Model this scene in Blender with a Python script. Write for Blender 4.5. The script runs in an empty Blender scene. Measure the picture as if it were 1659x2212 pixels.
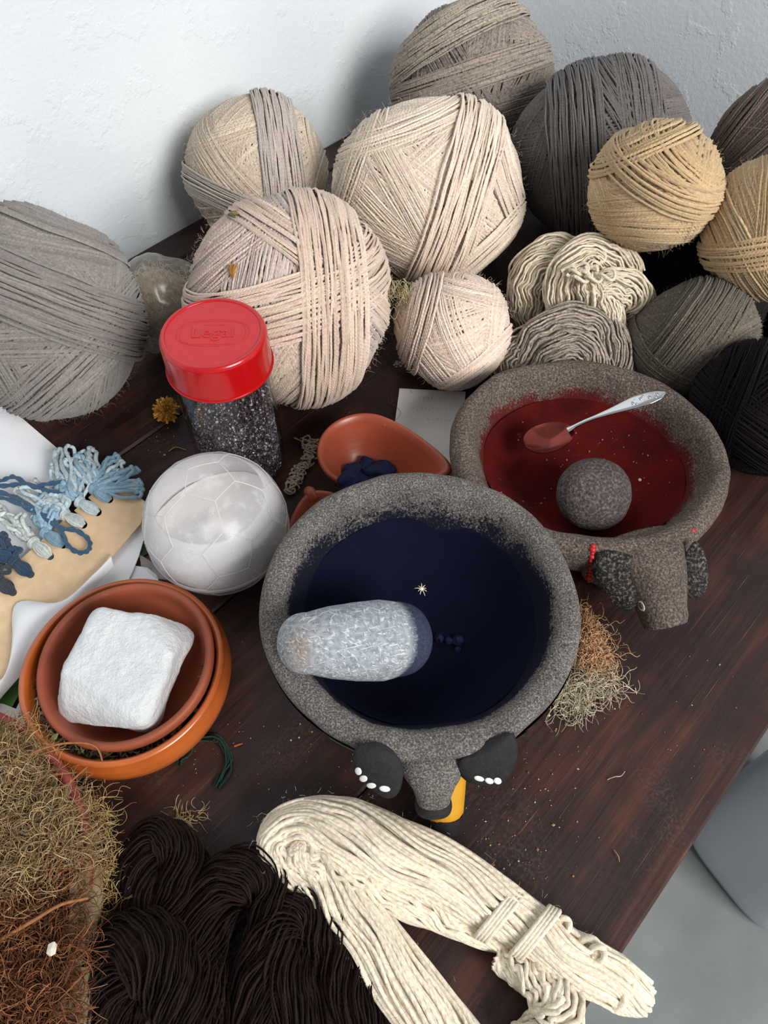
import bpy, math, random
import numpy as np
from mathutils import Vector, Matrix
from mathutils.bvhtree import BVHTree

rng = np.random.default_rng(7)
random.seed(7)
scene = bpy.context.scene
COL = scene.collection

# ------------------------------------------------------------------ camera
IMG_W, IMG_H, FPX = 1659.0, 2212.0, 1662.0
CAM = np.array([0.0, 0.0, 0.6])
PITCH = math.radians(55)
CF = np.array([0, math.cos(PITCH), -math.sin(PITCH)])
CU = np.array([0, math.sin(PITCH), math.cos(PITCH)])
CR = np.array([1.0, 0, 0])
cam_data = bpy.data.cameras.new('camera')
cam = bpy.data.objects.new('camera', cam_data)
COL.objects.link(cam)
cam.location = CAM
cam.rotation_euler = (math.radians(90) - PITCH, 0, 0)
cam_data.sensor_fit = 'VERTICAL'
cam_data.sensor_height = 24.0
cam_data.lens = 24.0 * FPX / IMG_H
cam_data.clip_start = 0.01
scene.camera = cam

# ------------------------------------------------------------------ world, lights, exposure
world = bpy.data.worlds.new('soft_daylight')
scene.world = world
world.use_nodes = True
bg = world.node_tree.nodes['Background']
bg.inputs[0].default_value = (0.92, 0.96, 1.0, 1)
bg.inputs[1].default_value = 0.37


def area(name, loc, target, size, power, color):
    d = bpy.data.lights.new(name, 'AREA')
    d.shape = 'RECTANGLE'
    d.size, d.size_y = size
    d.energy = power
    d.color = color
    o = bpy.data.objects.new(name, d)
    COL.objects.link(o)
    o.location = loc
    o.rotation_euler = (Vector(target) - Vector(loc)).to_track_quat('-Z', 'Y').to_euler()
    return o


area('doorway_daylight', (2.5, -2.25, 2.5), (0.0, 0.7, 0.1), (2.0, 1.8), 215.0, (1.0, 0.985, 0.96))
scene.view_settings.view_transform = 'Standard'
scene.view_settings.look = 'None'
scene.view_settings.gamma = 1.0
scene.view_settings.use_curve_mapping = False
scene.view_settings.exposure = 0.12


# ------------------------------------------------------------------ helpers: space
def ray(px, py):
    return ((px - IMG_W / 2) * CR + (IMG_H / 2 - py) * CU + FPX * CF) / FPX


def at(px, py, z):
    """world point at height z that the photograph shows at this pixel"""
    d = ray(px, py)
    return CAM + d * ((z - CAM[2]) / d[2])


def ats(pts):
    return np.array([at(*p) for p in pts])


def lin(r, g, b):
    def f(c):
        c = c / 255.0
        return c / 12.92 if c <= 0.04045 else ((c + 0.055) / 1.055) ** 2.4
    return (f(r), f(g), f(b))


def nrm(v, axis=-1):
    return v / np.maximum(np.linalg.norm(v, axis=axis, keepdims=True), 1e-9)


def cr(pts, n):
    """Catmull-Rom curve through pts, n samples"""
    p = np.asarray(pts, float)
    if len(p) == 2:
        t = np.linspace(0, 1, n)[:, None]
        return p[0] * (1 - t) + p[1] * t
    p = np.vstack([2 * p[0] - p[1], p, 2 * p[-1] - p[-2]])
    m = len(p) - 3
    u = np.linspace(0, m - 1e-6, n)
    i = u.astype(int)
    t = (u - i)[:, None]
    a, b, c, d = p[i], p[i + 1], p[i + 2], p[i + 3]
    return 0.5 * ((2 * b) + (c - a) * t + (2 * a - 5 * b + 4 * c - d) * t ** 2 + (3 * b - a - 3 * c + d) * t ** 3)


def sn(P, freq, seed, octaves=3):
    """cheap smooth noise: sums of sines, about -1..1"""
    r = np.random.default_rng(seed)
    out = np.zeros(P.shape[:-1])
    amp = 1.0
    for o in range(octaves):
        for k in range(4):
            d = r.normal(size=3)
            d /= np.linalg.norm(d)
            out += amp * 0.45 * np.sin((P @ d) * freq * r.uniform(.7, 1.3) + r.uniform(0, 6.28))
        amp *= 0.5
        freq *= 2.1
    return out


# ------------------------------------------------------------------ helpers: objects
ORG = {}


def setp(o, label=None, cat=None, group=None, kind=None):
    if label: o['label'] = label
    if cat: o['category'] = cat
    if group: o['group'] = group
    if kind: o['kind'] = kind
    return o


def thing(name, label, cat, loc, group=None):
    o = bpy.data.objects.new(name, None)
    o.empty_display_size = 0.02
    COL.objects.link(o)
    o.location = tuple(float(x) for x in loc)
    ORG[o.name] = np.array(loc, float)
    return setp(o, label, cat, group)


def build(name, V, F, mat, parent=None, loc=None, uv=None, col=None, attr=None, smooth=True):
    """one mesh object; V in world space"""
    V = np.asarray(V, float).reshape(-1, 3)
    if not isinstance(F, list) or (F and not isinstance(F[0], np.ndarray)):
        F = [np.asarray(F)] if not isinstance(F, list) else F
    if F and not isinstance(F[0], np.ndarray):
        by = {}
        for f in F:
            by.setdefault(len(f), []).append(f)
        F = [np.array(v, dtype=np.int64) for v in by.values()]
    if parent is not None:
        org = ORG[parent.name]
    else:
        org = np.array(loc, float) if loc is not None else np.array([V[:, 0].mean(), V[:, 1].mean(), V[:, 2].min()])
    me = bpy.data.meshes.new(name)
    me.vertices.add(len(V))
    me.vertices.foreach_set('co', (V - org).astype(np.float32).ravel())
    li = np.concatenate([f.ravel() for f in F]).astype(np.int32)
    tot = np.concatenate([np.full(len(f), f.shape[1]) for f in F])
    st = np.concatenate([[0], np.cumsum(tot)[:-1]]).astype(np.int32)
    me.loops.add(len(li))
    me.loops.foreach_set('vertex_index', li)
    me.polygons.add(len(tot))
    me.polygons.foreach_set('loop_start', st)
    me.update(calc_edges=True)
    me.validate()
    me.polygons.foreach_set('use_smooth', np.full(len(me.polygons), bool(smooth)))
    if uv is not None:
        l = me.uv_layers.new(name='UVMap')
        l.data.foreach_set('uv', np.asarray(uv, np.float32)[li].ravel())
    if col is not None:
        a = me.color_attributes.new('Col', 'FLOAT_COLOR', 'POINT')
        c = np.ones((len(V), 4), np.float32)
        c[:, :3] = np.asarray(col)
        a.data.foreach_set('color', c.ravel())
    if attr:
        for k, v in attr.items():
            a = me.attributes.new(k, 'FLOAT', 'POINT')
            a.data.foreach_set('value', np.asarray(v, np.float32))
    me.materials.append(mat)
    o = bpy.data.objects.new(name, me)
    COL.objects.link(o)
    if parent is not None:
        o.parent = parent
    else:
        o.location = tuple(float(x) for x in org)
    ORG[o.name] = org
    return o


class Geo:
    """collects vertices and faces of one mesh"""
    def __init__(s):
        s.V, s.F, s.UV, s.C, s.A, s.n = [], [], [], [], [], 0

    def add(s, V, F, uv=None, col=None, a=None):
        V = np.asarray(V, float).reshape(-1, 3)
        Fs = F if isinstance(F, list) else [F]
        for f in Fs:
            s.F.append(np.asarray(f, dtype=np.int64) + s.n)
        s.V.append(V)
        s.UV.append(np.zeros((len(V), 2)) if uv is None else np.asarray(uv).reshape(-1, 2))
        c = np.ones((len(V), 3)) if col is None else np.broadcast_to(np.asarray(col, float), (len(V), 3))
        s.C.append(c)
        s.A.append(np.zeros(len(V)) if a is None else np.broadcast_to(np.asarray(a, float), (len(V),)))
        s.n += len(V)
        return s

    def build(s, name, mat, parent=None, loc=None, smooth=True):
        by = {}
        for f in s.F:
            by.setdefault(f.shape[1], []).append(f)
        return build(name, np.vstack(s.V), [np.vstack(v) for v in by.values()], mat, parent, loc,
                     np.vstack(s.UV), np.vstack(s.C), {'dust': np.concatenate(s.A)}, smooth)


def grid_faces(S, N, M, wrap=True):
    """quads for S strips of N rings with M points"""
    i = np.arange(N - 1)
    j = np.arange(M if wrap else M - 1)
    I, J = np.meshgrid(i, j, indexing='ij')
    J2 = (J + 1) % M
    f = np.stack([I * M + J, I * M + J2, (I + 1) * M + J2, (I + 1) * M + J], -1).reshape(-1, 4)
    return (f[None] + (np.arange(S) * N * M)[:, None, None]).reshape(-1, 4)


def frames(P, ref=None):
    T = nrm(np.gradient(P, axis=1))
    if ref is not None:
        n = nrm(ref - (ref * T).sum(-1, keepdims=True) * T)
    else:
        n = np.zeros_like(P)
        a = np.array([0.31, 0.2, 0.93])
        v = a - (T[:, 0] @ a)[:, None] * T[:, 0]
        n[:, 0] = nrm(v)
        for k in range(1, P.shape[1]):
            v = n[:, k - 1] - (n[:, k - 1] * T[:, k]).sum(-1, keepdims=True) * T[:, k]
            n[:, k] = nrm(v)
    return T, n, np.cross(T, n)


def tubes(P, rad, sides=5, ref=None, col=None, geo=None, flat=1.0):
    P = np.asarray(P, float)
    if P.ndim == 2: P = P[None]
    S, N, _ = P.shape
    rad = np.broadcast_to(np.asarray(rad, float), (S, N)) if np.ndim(rad) != 1 or len(np.atleast_1d(rad)) != S else np.broadcast_to(np.asarray(rad)[:, None], (S, N))
    T, n, b = frames(P, ref)
    a = np.linspace(0, 2 * np.pi, sides, endpoint=False)
    V = P[:, :, None] + rad[:, :, None, None] * (flat * np.cos(a)[None, None, :, None] * n[:, :, None] + np.sin(a)[None, None, :, None] * b[:, :, None])
    L = np.concatenate([np.zeros((S, 1)), np.cumsum(np.linalg.norm(np.diff(P, axis=1), axis=-1), 1)], 1)
    uv = np.stack([np.broadcast_to(L[:, :, None], (S, N, sides)), np.broadcast_to((a / 6.2832)[None, None], (S, N, sides))], -1)
    F = grid_faces(S, N, sides)
    c = None
    if col is not None:
        col = np.asarray(col, float)
        if col.ndim == 1: col = np.broadcast_to(col, (S, 3))
        if col.ndim == 2: col = np.broadcast_to(col[:, None], (S, N, 3))
        c = np.broadcast_to(col[:, :, None], (S, N, sides, 3)).reshape(-1, 3)
    g = geo or Geo()
    g.add(V.reshape(-1, 3), F, uv.reshape(-1, 2), c)
    return g


def ridges(P, out, w, h, col, geo):
    """yarn strands lying on a surface: a raised ridge, three points across"""
    S, N, _ = P.shape
    T = nrm(np.gradient(P, axis=1))
    b = np.cross(T, out)
    w = np.broadcast_to(np.asarray(w)[:, None], (S, N))[..., None]
    V = np.stack([P - w * b - h * out, P + h * out, P + w * b - h * out], 2)
    L = np.concatenate([np.zeros((S, 1)), np.cumsum(np.linalg.norm(np.diff(P, axis=1), axis=-1), 1)], 1)
    uv = np.stack([np.broadcast_to(L[:, :, None], (S, N, 3)), np.broadcast_to(np.array([0, .5, 1])[None, None], (S, N, 3))], -1)
    F = grid_faces(S, N, 3, wrap=False)
    c = np.broadcast_to(col[:, None, None], (S, N, 3, 3)).reshape(-1, 3)
    geo.add(V.reshape(-1, 3), F, uv.reshape(-1, 2), c)


def lathe(prof, segs=96, n=None, center=(0, 0, 0), close=False):
    p = np.asarray(prof, float)
    if n: p = cr(p, n)
    p[:, 0] = np.maximum(p[:, 0], 1e-5)
    a = np.linspace(0, 2 * np.pi, segs, endpoint=False)
    V = np.stack([p[:, 0, None] * np.cos(a), p[:, 0, None] * np.sin(a), np.broadcast_to(p[:, 1, None], (len(p), segs))], -1)
    return (V + np.asarray(center)).reshape(-1, 3), grid_faces(1, len(p), segs)


def uvsphere(seg=32, rings=20):
    ph = np.linspace(1e-3, np.pi - 1e-3, rings)
    a = np.linspace(0, 2 * np.pi, seg, endpoint=False)
    V = np.stack([np.sin(ph)[:, None] * np.cos(a), np.sin(ph)[:, None] * np.sin(a), np.broadcast_to(np.cos(ph)[:, None], (rings, seg))], -1)
    return V.reshape(-1, 3), grid_faces(1, rings, seg)[:, ::-1]


def ico(sub=2):
    import bmesh
    bm = bmesh.new()
    bmesh.ops.create_icosphere(bm, subdivisions=sub, radius=1)
    V = np.array([v.co[:] for v in bm.verts])
    F = np.array([[v.index for v in f.verts] for f in bm.faces])
    bm.free()
    return V, F


ICO1, ICO2, ICO3, ICO4 = ico(1), ico(2), ico(3), ico(4)


def box(c, half, R=None):
    s = np.array([[x, y, z] for x in (-1, 1) for y in (-1, 1) for z in (-1, 1)], float) * np.asarray(half)
    if R is not None: s = s @ np.asarray(R).T
    F = np.array([[0, 1, 3, 2], [4, 6, 7, 5], [0, 4, 5, 1], [2, 3, 7, 6], [0, 2, 6, 4], [1, 5, 7, 3]])
    return s + np.asarray(c), F


def slab(top, down, edge=0.0):
    """thick polygon: top outline (N,3), offset vector down, bevelled edge; closed"""
    top = np.asarray(top, float)
    n = len(top)
    c = top.mean(0)
    dn = np.asarray(down, float)
    rows = [top + (c - top) * min(edge * 3, .3), top + dn * min(.2, edge * 10), top + dn * (1 - min(.2, edge * 10)), top + (c - top) * min(edge * 3, .3) + dn]
    if edge == 0: rows = [top, top + dn]
    V = np.vstack(rows)
    F = [grid_faces(1, len(rows), n)]
    caps = [list(range(n)), list(range((len(rows) - 1) * n, len(rows) * n))[::-1]]
    V = np.vstack([V, rows[0].mean(0), rows[-1].mean(0)])
    k = len(rows) * n
    t1 = np.array([[i, k, (i + 1) % n] for i in range(n)])
    o = (len(rows) - 1) * n
    t2 = np.array([[o + (i + 1) % n, k + 1, o + i] for i in range(n)])
    return V, F + [t1, t2]


def surface_hit(ob_list, px, py):
    """nearest point of the given objects on the line of sight through a pixel: (point, normal)"""
    d = Vector(ray(px, py)).normalized()
    best = None
    for o in ob_list:
        me = o.data
        off = Vector(ORG[o.name])
        bv = BVHTree.FromPolygons([v.co + off for v in me.vertices], [tuple(p.vertices) for p in me.polygons])
        h = bv.ray_cast(Vector(CAM), d)
        if h[0] is not None and (best is None or h[3] < best[2]):
            n = h[1] if h[1].dot(d) < 0 else -h[1]
            best = (np.array(h[0]), np.array(n), h[3])
    return best


# ------------------------------------------------------------------ materials
class NT:
    def __init__(s, name):
        s.m = bpy.data.materials.new(name)
        s.m.use_nodes = True
        s.t = s.m.node_tree
        s.t.nodes.clear()
        s.out = s.t.nodes.new('ShaderNodeOutputMaterial')

    def n(s, typ, **kw):
        nd = s.t.nodes.new('ShaderNode' + typ)
        for k, v in kw.items():
            if hasattr(nd, k) and k not in nd.inputs:
                setattr(nd, k, v)
            else:
                s.set(nd, k.replace('_', ' ') if k.replace('_', ' ') in nd.inputs else k, v)
        return nd

    def set(s, nd, k, v):
        inp = nd.inputs[k]
        if isinstance(v, bpy.types.NodeSocket):
            s.t.links.new(v, inp)
        elif isinstance(v, bpy.types.Node):
            s.t.links.new(v.outputs[0], inp)
        else:
            if inp.type == 'RGBA' and len(v) == 3: v = (*v, 1)
            inp.default_value = v

    def math(s, op, a, b=None, clamp=False):
        nd = s.t.nodes.new('ShaderNodeMath')
        nd.operation = op
        nd.use_clamp = clamp
        s.set(nd, 0, a)
        if b is not None: s.set(nd, 1, b)
        return nd.outputs[0]

    def ramp(s, fac, stops):
        nd = s.t.nodes.new('ShaderNodeValToRGB')
        e = nd.color_ramp.elements
        while len(e) < len(stops): e.new(0.5)
        for el, (p, c) in zip(e, stops):
            el.position = p
            el.color = (c, c, c, 1) if np.isscalar(c) else (*c, 1)
        s.set(nd, 0, fac)
        return nd.outputs[0]

    def mix(s, fac, a, b, mode='MIX'):
        nd = s.t.nodes.new('ShaderNodeMix')
        nd.data_type = 'RGBA'
        nd.blend_type = mode
        s.set(nd, 0, fac)
        for k, v in ((6, a), (7, b)):
            if isinstance(v, (tuple, list)): nd.inputs[k].default_value = (*v[:3], 1)
            else: s.set(nd, k, v)
        return nd.outputs[2]

    def noise(s, scale, detail=3, vec=None, rough=.5, dist=0):
        nd = s.n('TexNoise', Scale=scale, Detail=detail, Roughness=rough, Distortion=dist)
        s.set(nd, 'Vector', vec if vec is not None else s.obj())
        return nd.outputs[0]

    def obj(s):
        if not hasattr(s, '_o'): s._o = s.n('TexCoord').outputs['Object']
        return s._o

    def attr(s, name):
        nd = s.t.nodes.new('ShaderNodeAttribute')
        nd.attribute_name = name
        return nd

    def bump(s, h, strength=.5, dist=.001, prev=None):
        nd = s.n('Bump', Strength=strength, Distance=dist, Height=h)
        if prev is not None: s.set(nd, 'Normal', prev)
        return nd.outputs[0]

    def finish(s, color, rough=.6, spec=.5, bump=None, **kw):
        p = s.t.nodes.new('ShaderNodeBsdfPrincipled')
        s.set(p, 'Base Color', color)
        s.set(p, 'Roughness', rough)
        s.set(p, 'Specular IOR Level', spec)
        if bump is not None: s.set(p, 'Normal', bump)
        for k, v in kw.items():
            s.set(p, k.replace('_', ' '), v)
        s.t.links.new(p.outputs[0], s.out.inputs[0])
        s.p = p
        return s.m


def plain(name, color, rough=.6, spec=.5, var=.12, scale=60, bump=0, bscale=200, **kw):
    t = NT(name)
    f = t.noise(scale, 4)
    col = t.mix(1.0, color, t.ramp(f, [(.3, 1 - var), (.7, 1 + var * .5)]), 'MULTIPLY')
    b = t.bump(t.noise(bscale, 4), bump, .001) if bump else None
    return t.finish(col, rough, spec, b, **kw)


def yarn_mat(name, fleck=None, fleck_at=.66, fleck_scale=260, ply=.0035, strength=.5, sheen=.2, fleck_soft=.06):
    t = NT(name)
    c = t.attr('Col').outputs['Color']
    f = t.noise(420, 3)
    col = t.mix(1.0, c, t.ramp(f, [(.25, .74), (.75, 1.16)]), 'MULTIPLY')
    if fleck is not None:
        col = t.mix(t.ramp(t.noise(fleck_scale, 3, rough=.6), [(fleck_at, 0.0), (fleck_at + fleck_soft, .8)]), col, fleck)
    uv = t.n('UVMap').outputs[0]
    sp = t.n('SeparateXYZ', Vector=uv)
    ph = t.math('ADD', t.math('MULTIPLY', sp.outputs[0], 6.283 / ply), t.math('MULTIPLY', sp.outputs[1], 6.283))
    w = t.math('SINE', ph)
    h = t.math('ADD', t.math('MULTIPLY', w, .5), t.math('MULTIPLY', t.noise(1600, 2), 1.5))
    return t.finish(col, .95, .12, t.bump(h, strength, .0005), Sheen_Weight=sheen, Sheen_Roughness=.6)


MAT = {}
MAT['yarn'] = yarn_mat('handspun_wool')
MAT['yarn_fleck'] = yarn_mat('flecked_wool', lin(120, 106, 96), .64, 420, fleck_soft=.1)
MAT['yarn_soft'] = yarn_mat('soft_wool', ply=.006, strength=.45)
MAT['yarn_tweed'] = yarn_mat('tweedy_wool', lin(176, 166, 146), .60, 420, fleck_soft=.14)
MAT['yarn_mottle'] = yarn_mat('mottled_wool', lin(58, 50, 48), .50, 300, fleck_soft=.22)
MAT['yarn_dark'] = yarn_mat('dark_wool', sheen=.03)
_t = NT('wool_fibre')
MAT['fibre'] = _t.finish(_t.attr('Col').outputs['Color'], .9, .1)
_t = NT('plant_fibre')
_c = _t.attr('Col').outputs['Color']
MAT['lichen'] = _t.finish(_t.mix(1.0, _c, _t.ramp(_t.noise(220, 2), [(.3, .7), (.7, 1.15)]), 'MULTIPLY'), .8, .25)


def wall_mat():
    t = NT('white_limewash_plaster')
    n1 = t.noise(5, 4)
    col = t.ramp(n1, [(.3, lin(216, 222, 226)), (.7, lin(226, 231, 234))])
    stain = t.ramp(t.noise(38, 3), [(.72, 0.0), (.78, .35)])
    col = t.mix(stain, col, lin(196, 200, 200))
    b1 = t.bump(t.noise(170, 5, rough=.6), .22, .003)
    b2 = t.bump(t.ramp(t.noise(26, 5, rough=.6), [(.56, 0.0), (.6, 1.0)]), .22, .002, b1)
    return t.finish(col, .9, .15, b2)


def wood_mat():
    t = NT('dark_stained_plank_wood')
    mp = t.n('Mapping')
    t.set(mp, 'Vector', t.obj())
    mp.inputs['Rotation'].default_value = (0, 0, -GRAIN)
    v = mp.outputs[0]

    def st(sx, sy, sz=1):
        m = t.n('Mapping')
        t.set(m, 'Vector', v)
        m.inputs['Scale'].default_value = (sx, sy, sz)
        return m.outputs[0]
    inf = t.n('ObjectInfo').outputs['Random']
    fine = t.noise(1, 6, st(9, 260, 9), .62, .3)
    mid = t.noise(1, 4, st(4, 40, 4), .55, .6)
    blot = t.noise(9, 5, v, .6, .4)
    col = t.ramp(mid, [(.3, lin(34, 19, 18)), (.5, lin(62, 34, 27)), (.72, lin(98, 54, 37))])
    col = t.mix(t.ramp(blot, [(.42, .85), (.62, 0.0)]), col, lin(36, 23, 24))
    col = t.mix(t.ramp(fine, [(.35, .55), (.6, 0.0)]), col, lin(26, 15, 15))
    scr = t.noise(1, 2, st(14, 900, 14), .5)
    col = t.mix(t.ramp(scr, [(.70, 0.0), (.76, .5)]), col, lin(132, 96, 74))
    dust = t.math('MULTIPLY', t.ramp(t.noise(14, 4, v), [(.5, 0.0), (.7, 1.0)]), t.ramp(t.noise(420, 3, v), [(.45, 0.0), (.75, .2)]))
    col = t.mix(dust, col, lin(150, 130, 118))
    white = t.ramp(t.noise(300, 2, v), [(.775, 0.0), (.79, .8)])
    col = t.mix(white, col, lin(200, 190, 178))
    col = t.mix(1.0, col, t.ramp(inf, [(0, .88), (1, 1.12)]), 'MULTIPLY')
    b = t.bump(fine, .35, .0012)
    rough = t.ramp(t.noise(30, 4, v), [(.3, .42), (.7, .62)])
    return t.finish(col, rough, .4, b)


GRAIN = math.atan2(.735, .678)
MAT['wall'] = wall_mat()
MAT['wood'] = wood_mat()


def stone_mat(name, dark, mid, light, pigment, scale=560, pit=.8, thresh=.5, grain=480):
    t = NT(name)
    f = t.noise(scale, 4, rough=.65)
    col = t.ramp(f, [(.3, dark), (.5, mid), (.68, light)])
    big = t.noise(30, 3)
    col = t.mix(1.0, col, t.ramp(big, [(.3, .82), (.7, 1.12)]), 'MULTIPLY')
    if pigment is not None:
        d = t.attr('dust').outputs['Fac']
        nz = t.math('ADD', t.math('MULTIPLY', t.noise(grain, 3, rough=.7), 1.0), t.math('MULTIPLY', t.noise(45, 3), .55))
        k = t.math('ADD', d, t.math('MULTIPLY', t.math('SUBTRACT', nz, .775), 1.9))
        fac = t.ramp(k, [(thresh - .15, 0.0), (thresh + .2, 1.0)])
        col = t.mix(fac, col, pigment)
    vo = t.n('TexVoronoi', Scale=scale * .75)
    t.set(vo, 'Vector', t.obj())
    h = t.math('ADD', t.math('MULTIPLY', f, 1.2), t.math('MULTIPLY', vo.outputs['Distance'], .5))
    b = t.bump(h, pit, .0016)
    return t.finish(col, .88, .25, b)


INDIGO = lin(10, 13, 31)
CARMINE = lin(86, 20, 18)
MAT['stone_blue'] = stone_mat('basalt_with_indigo_dust', lin(52, 50, 50), lin(100, 96, 93), lin(164, 156, 148), INDIGO, 800)
MAT['stone_red'] = stone_mat('basalt_with_carmine_dust', lin(48, 41, 39), lin(96, 85, 78), lin(146, 131, 118), CARMINE, 560, 1.0)
MAT['stone_pestle'] = stone_mat('dark_pestle_stone', lin(40, 33, 34), lin(78, 69, 70), lin(122, 111, 108), CARMINE, 420, .8)


def scratched_stone():
    t = NT('pale_scratched_pestle_stone')
    f = t.noise(300, 4)
    col = t.ramp(f, [(.3, lin(118, 124, 130)), (.7, lin(164, 169, 174))])
    scr = None
    for k, (ang, sx) in enumerate(((.4, 1), (1.5, 1), (2.5, 1), (-.3, 1))):
        m = t.n('Mapping')
        t.set(m, 'Vector', t.obj())
        m.inputs['Rotation'].default_value = (ang * .5, ang * .3, ang)
        m2 = t.n('Mapping')
        t.set(m2, 'Vector', m.outputs[0])
        m2.inputs['Scale'].default_value = (95, 900, 300)
        m2.inputs['Location'].default_value = (k * 3.1, k, 0)
        r = t.ramp(t.noise(1, 1, m2.outputs[0], .4), [(.64, 0.0), (.70, 1.0)])
        scr = r if scr is None else t.math('MAXIMUM', scr, r)
    col = t.mix(t.math('MULTIPLY', scr, .6), col, lin(216, 219, 221))
    br = t.attr('Col').outputs['Color']
    col = t.mix(1.0, col, br, 'MULTIPLY')
    d = t.attr('dust').outputs['Fac']
    k = t.math('ADD', d, t.math('MULTIPLY', t.math('SUBTRACT', t.noise(300, 3), .5), .5))
    col = t.mix(t.ramp(k, [(.35, 0.0), (.75, .93)]), col, lin(22, 32, 62))
    h = t.math('ADD', f, t.math('MULTIPLY', scr, .5))
    return t.finish(col, .85, .25, t.bump(h, .5, .001))


MAT['pestle_blue'] = scratched_stone()


def powder(name, c1, c2, c3=None):
    t = NT(name)
    col = t.ramp(t.noise(24, 5), [(.35, c1), (.65, c2)])
    if c3 is not None:
        col = t.mix(t.ramp(t.noise(240, 3), [(.68, 0.0), (.74, .6)]), col, c3)
    return t.finish(col, .95, .1, t.bump(t.noise(900, 4), .5, .0008))


MAT['indigo'] = powder('indigo_powder', lin(9, 12, 29), lin(12, 15, 35))
MAT['carmine'] = powder('cochineal_powder', lin(58, 11, 11), lin(86, 16, 15), lin(120, 50, 44))
MAT['white_powder'] = powder('white_powder', lin(240, 234, 228), lin(248, 245, 240))


def clay(name, c1, c2, rough, spec=.4, coat=0, bump=.15):
    t = NT(name)
    col = t.ramp(t.noise(16, 5, rough=.6), [(.3, c1), (.7, c2)])
    col = t.mix(t.ramp(t.noise(320, 2), [(.74, 0.0), (.8, .5)]), col, lin(214, 150, 110))
    v = t.n('Mapping')
    t.set(v, 'Vector', t.obj())
    v.inputs['Scale'].default_value = (3, 3, 160)
    ring = t.noise(1, 3, v.outputs[0])
    b = t.bump(ring, bump, .0015)
    return t.finish(col, rough, spec, b, Coat_Weight=coat, Coat_Roughness=.18)


MAT['clay'] = clay('matte_terracotta', lin(128, 62, 42), lin(154, 80, 54), .55, .35)
MAT['clay_glaze'] = clay('glazed_terracotta', lin(152, 72, 28), lin(190, 98, 42), .3, .5, .6, .35)
MAT['clay_scoop'] = clay('burnished_terracotta', lin(136, 60, 38), lin(160, 76, 50), .38, .45, .1)


def facing_fresnel(t, f0=.04, k=1.0):
    """share of mirror reflection at a surface seen from either side"""
    g = t.n('NewGeometry')
    d = t.n('VectorMath', operation='DOT_PRODUCT')
    t.t.links.new(g.outputs['Normal'], d.inputs[0])
    t.t.links.new(g.outputs['Incoming'], d.inputs[1])
    c = t.math('ABSOLUTE', d.outputs['Value'])
    p = t.math('POWER', t.math('SUBTRACT', 1.0, c, True), 5.0)
    return t.math('MULTIPLY', t.math('ADD', t.math('MULTIPLY', p, 1 - f0), f0), k, True)


def glass():
    t = NT('clear_jar_glass')
    tr = t.n('BsdfTransparent', Color=(.93, .95, .95))
    gl = t.n('BsdfGlossy', Roughness=.03)
    mx = t.n('MixShader')
    t.set(mx, 0, facing_fresnel(t, .045))
    t.t.links.new(tr.outputs[0], mx.inputs[1])
    t.t.links.new(gl.outputs[0], mx.inputs[2])
    t.t.links.new(mx.outputs[0], t.out.inputs[0])
    return t.m


def hazy_plastic(name, haze, color, rough=.25, smear=0.0, gloss=.5):
    t = NT(name)
    tr = t.n('BsdfTransparent', Color=(.97, .97, .98))
    p1 = t.n('BsdfDiffuse', Color=color)
    p2 = t.n('BsdfTranslucent', Color=color)
    m1 = t.n('MixShader')
    m1.inputs[0].default_value = .3
    t.t.links.new(p1.outputs[0], m1.inputs[1])
    t.t.links.new(p2.outputs[0], m1.inputs[2])
    m2 = t.n('MixShader')
    fac = t.math('ADD', haze, facing_fresnel(t, 0.0, .5), True)
    if smear:
        sm = t.ramp(t.noise(70, 5, rough=.65), [(.5, 0.0), (.75, smear)])
        fac = t.math('ADD', fac, sm, True)
    t.set(m2, 0, fac)
    t.t.links.new(tr.outputs[0], m2.inputs[1])
    t.t.links.new(m1.outputs[0], m2.inputs[2])
    gl = t.n('BsdfGlossy', Roughness=rough)
    m3 = t.n('MixShader')
    t.set(m3, 0, facing_fresnel(t, .04, gloss))
    t.t.links.new(m2.outputs[0], m3.inputs[1])
    t.t.links.new(gl.outputs[0], m3.inputs[2])
    t.t.links.new(m3.outputs[0], t.out.inputs[0])
    return t.m


MAT['glass'] = glass()
MAT['dome'] = hazy_plastic('clear_hazy_plastic', .16, lin(238, 240, 243), .2, .45)
MAT['neck'] = hazy_plastic('milky_plastic', .5, lin(244, 242, 240), .3)
MAT['bag'] = hazy_plastic('thin_plastic_film', .12, lin(222, 220, 214), .2, .3, .8)
MAT['red_plastic'] = plain('red_lid_plastic', lin(176, 12, 18), .22, .5, .05, 40, Coat_Weight=.2)
MAT['red_dusty'] = plain('red_lid_plastic_dusty', lin(186, 36, 42), .45, .45, .06, 200)
MAT['paint_red'] = plain('red_enamel', lin(176, 24, 26), .5)
MAT['paint_blue'] = plain('blue_enamel', lin(26, 38, 92), .5)
MAT['paint_green'] = plain('green_enamel', lin(72, 150, 46), .5)
MAT['paint_orange'] = plain('orange_enamel', lin(204, 72, 38), .5)
MAT['paint_white'] = plain('white_enamel', lin(226, 228, 224), .5)
MAT['paint_yellow'] = plain('yellow_enamel', lin(198, 142, 22), .6, bump=.3, bscale=700)
MAT['paint_black'] = plain('black_enamel_on_stone', lin(32, 32, 34), .75, .3, .3, 240, .6, 600)
MAT['paint_black_worn'] = stone_mat('worn_black_paint', lin(24, 24, 26), lin(38, 38, 40), lin(128, 118, 106), None, 430, 1.0)
MAT['stone_plain'] = MAT['stone_red']
MAT['cream_stone'] = plain('cream_paint', lin(190, 176, 150), .7)
MAT['metal'] = plain('polished_spoon_steel', lin(205, 205, 205), .16, .5, .05, 80, Metallic=1.0)
MAT['paper'] = plain('white_paper', lin(240, 241, 244), .75, .2, .03, 30)
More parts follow.
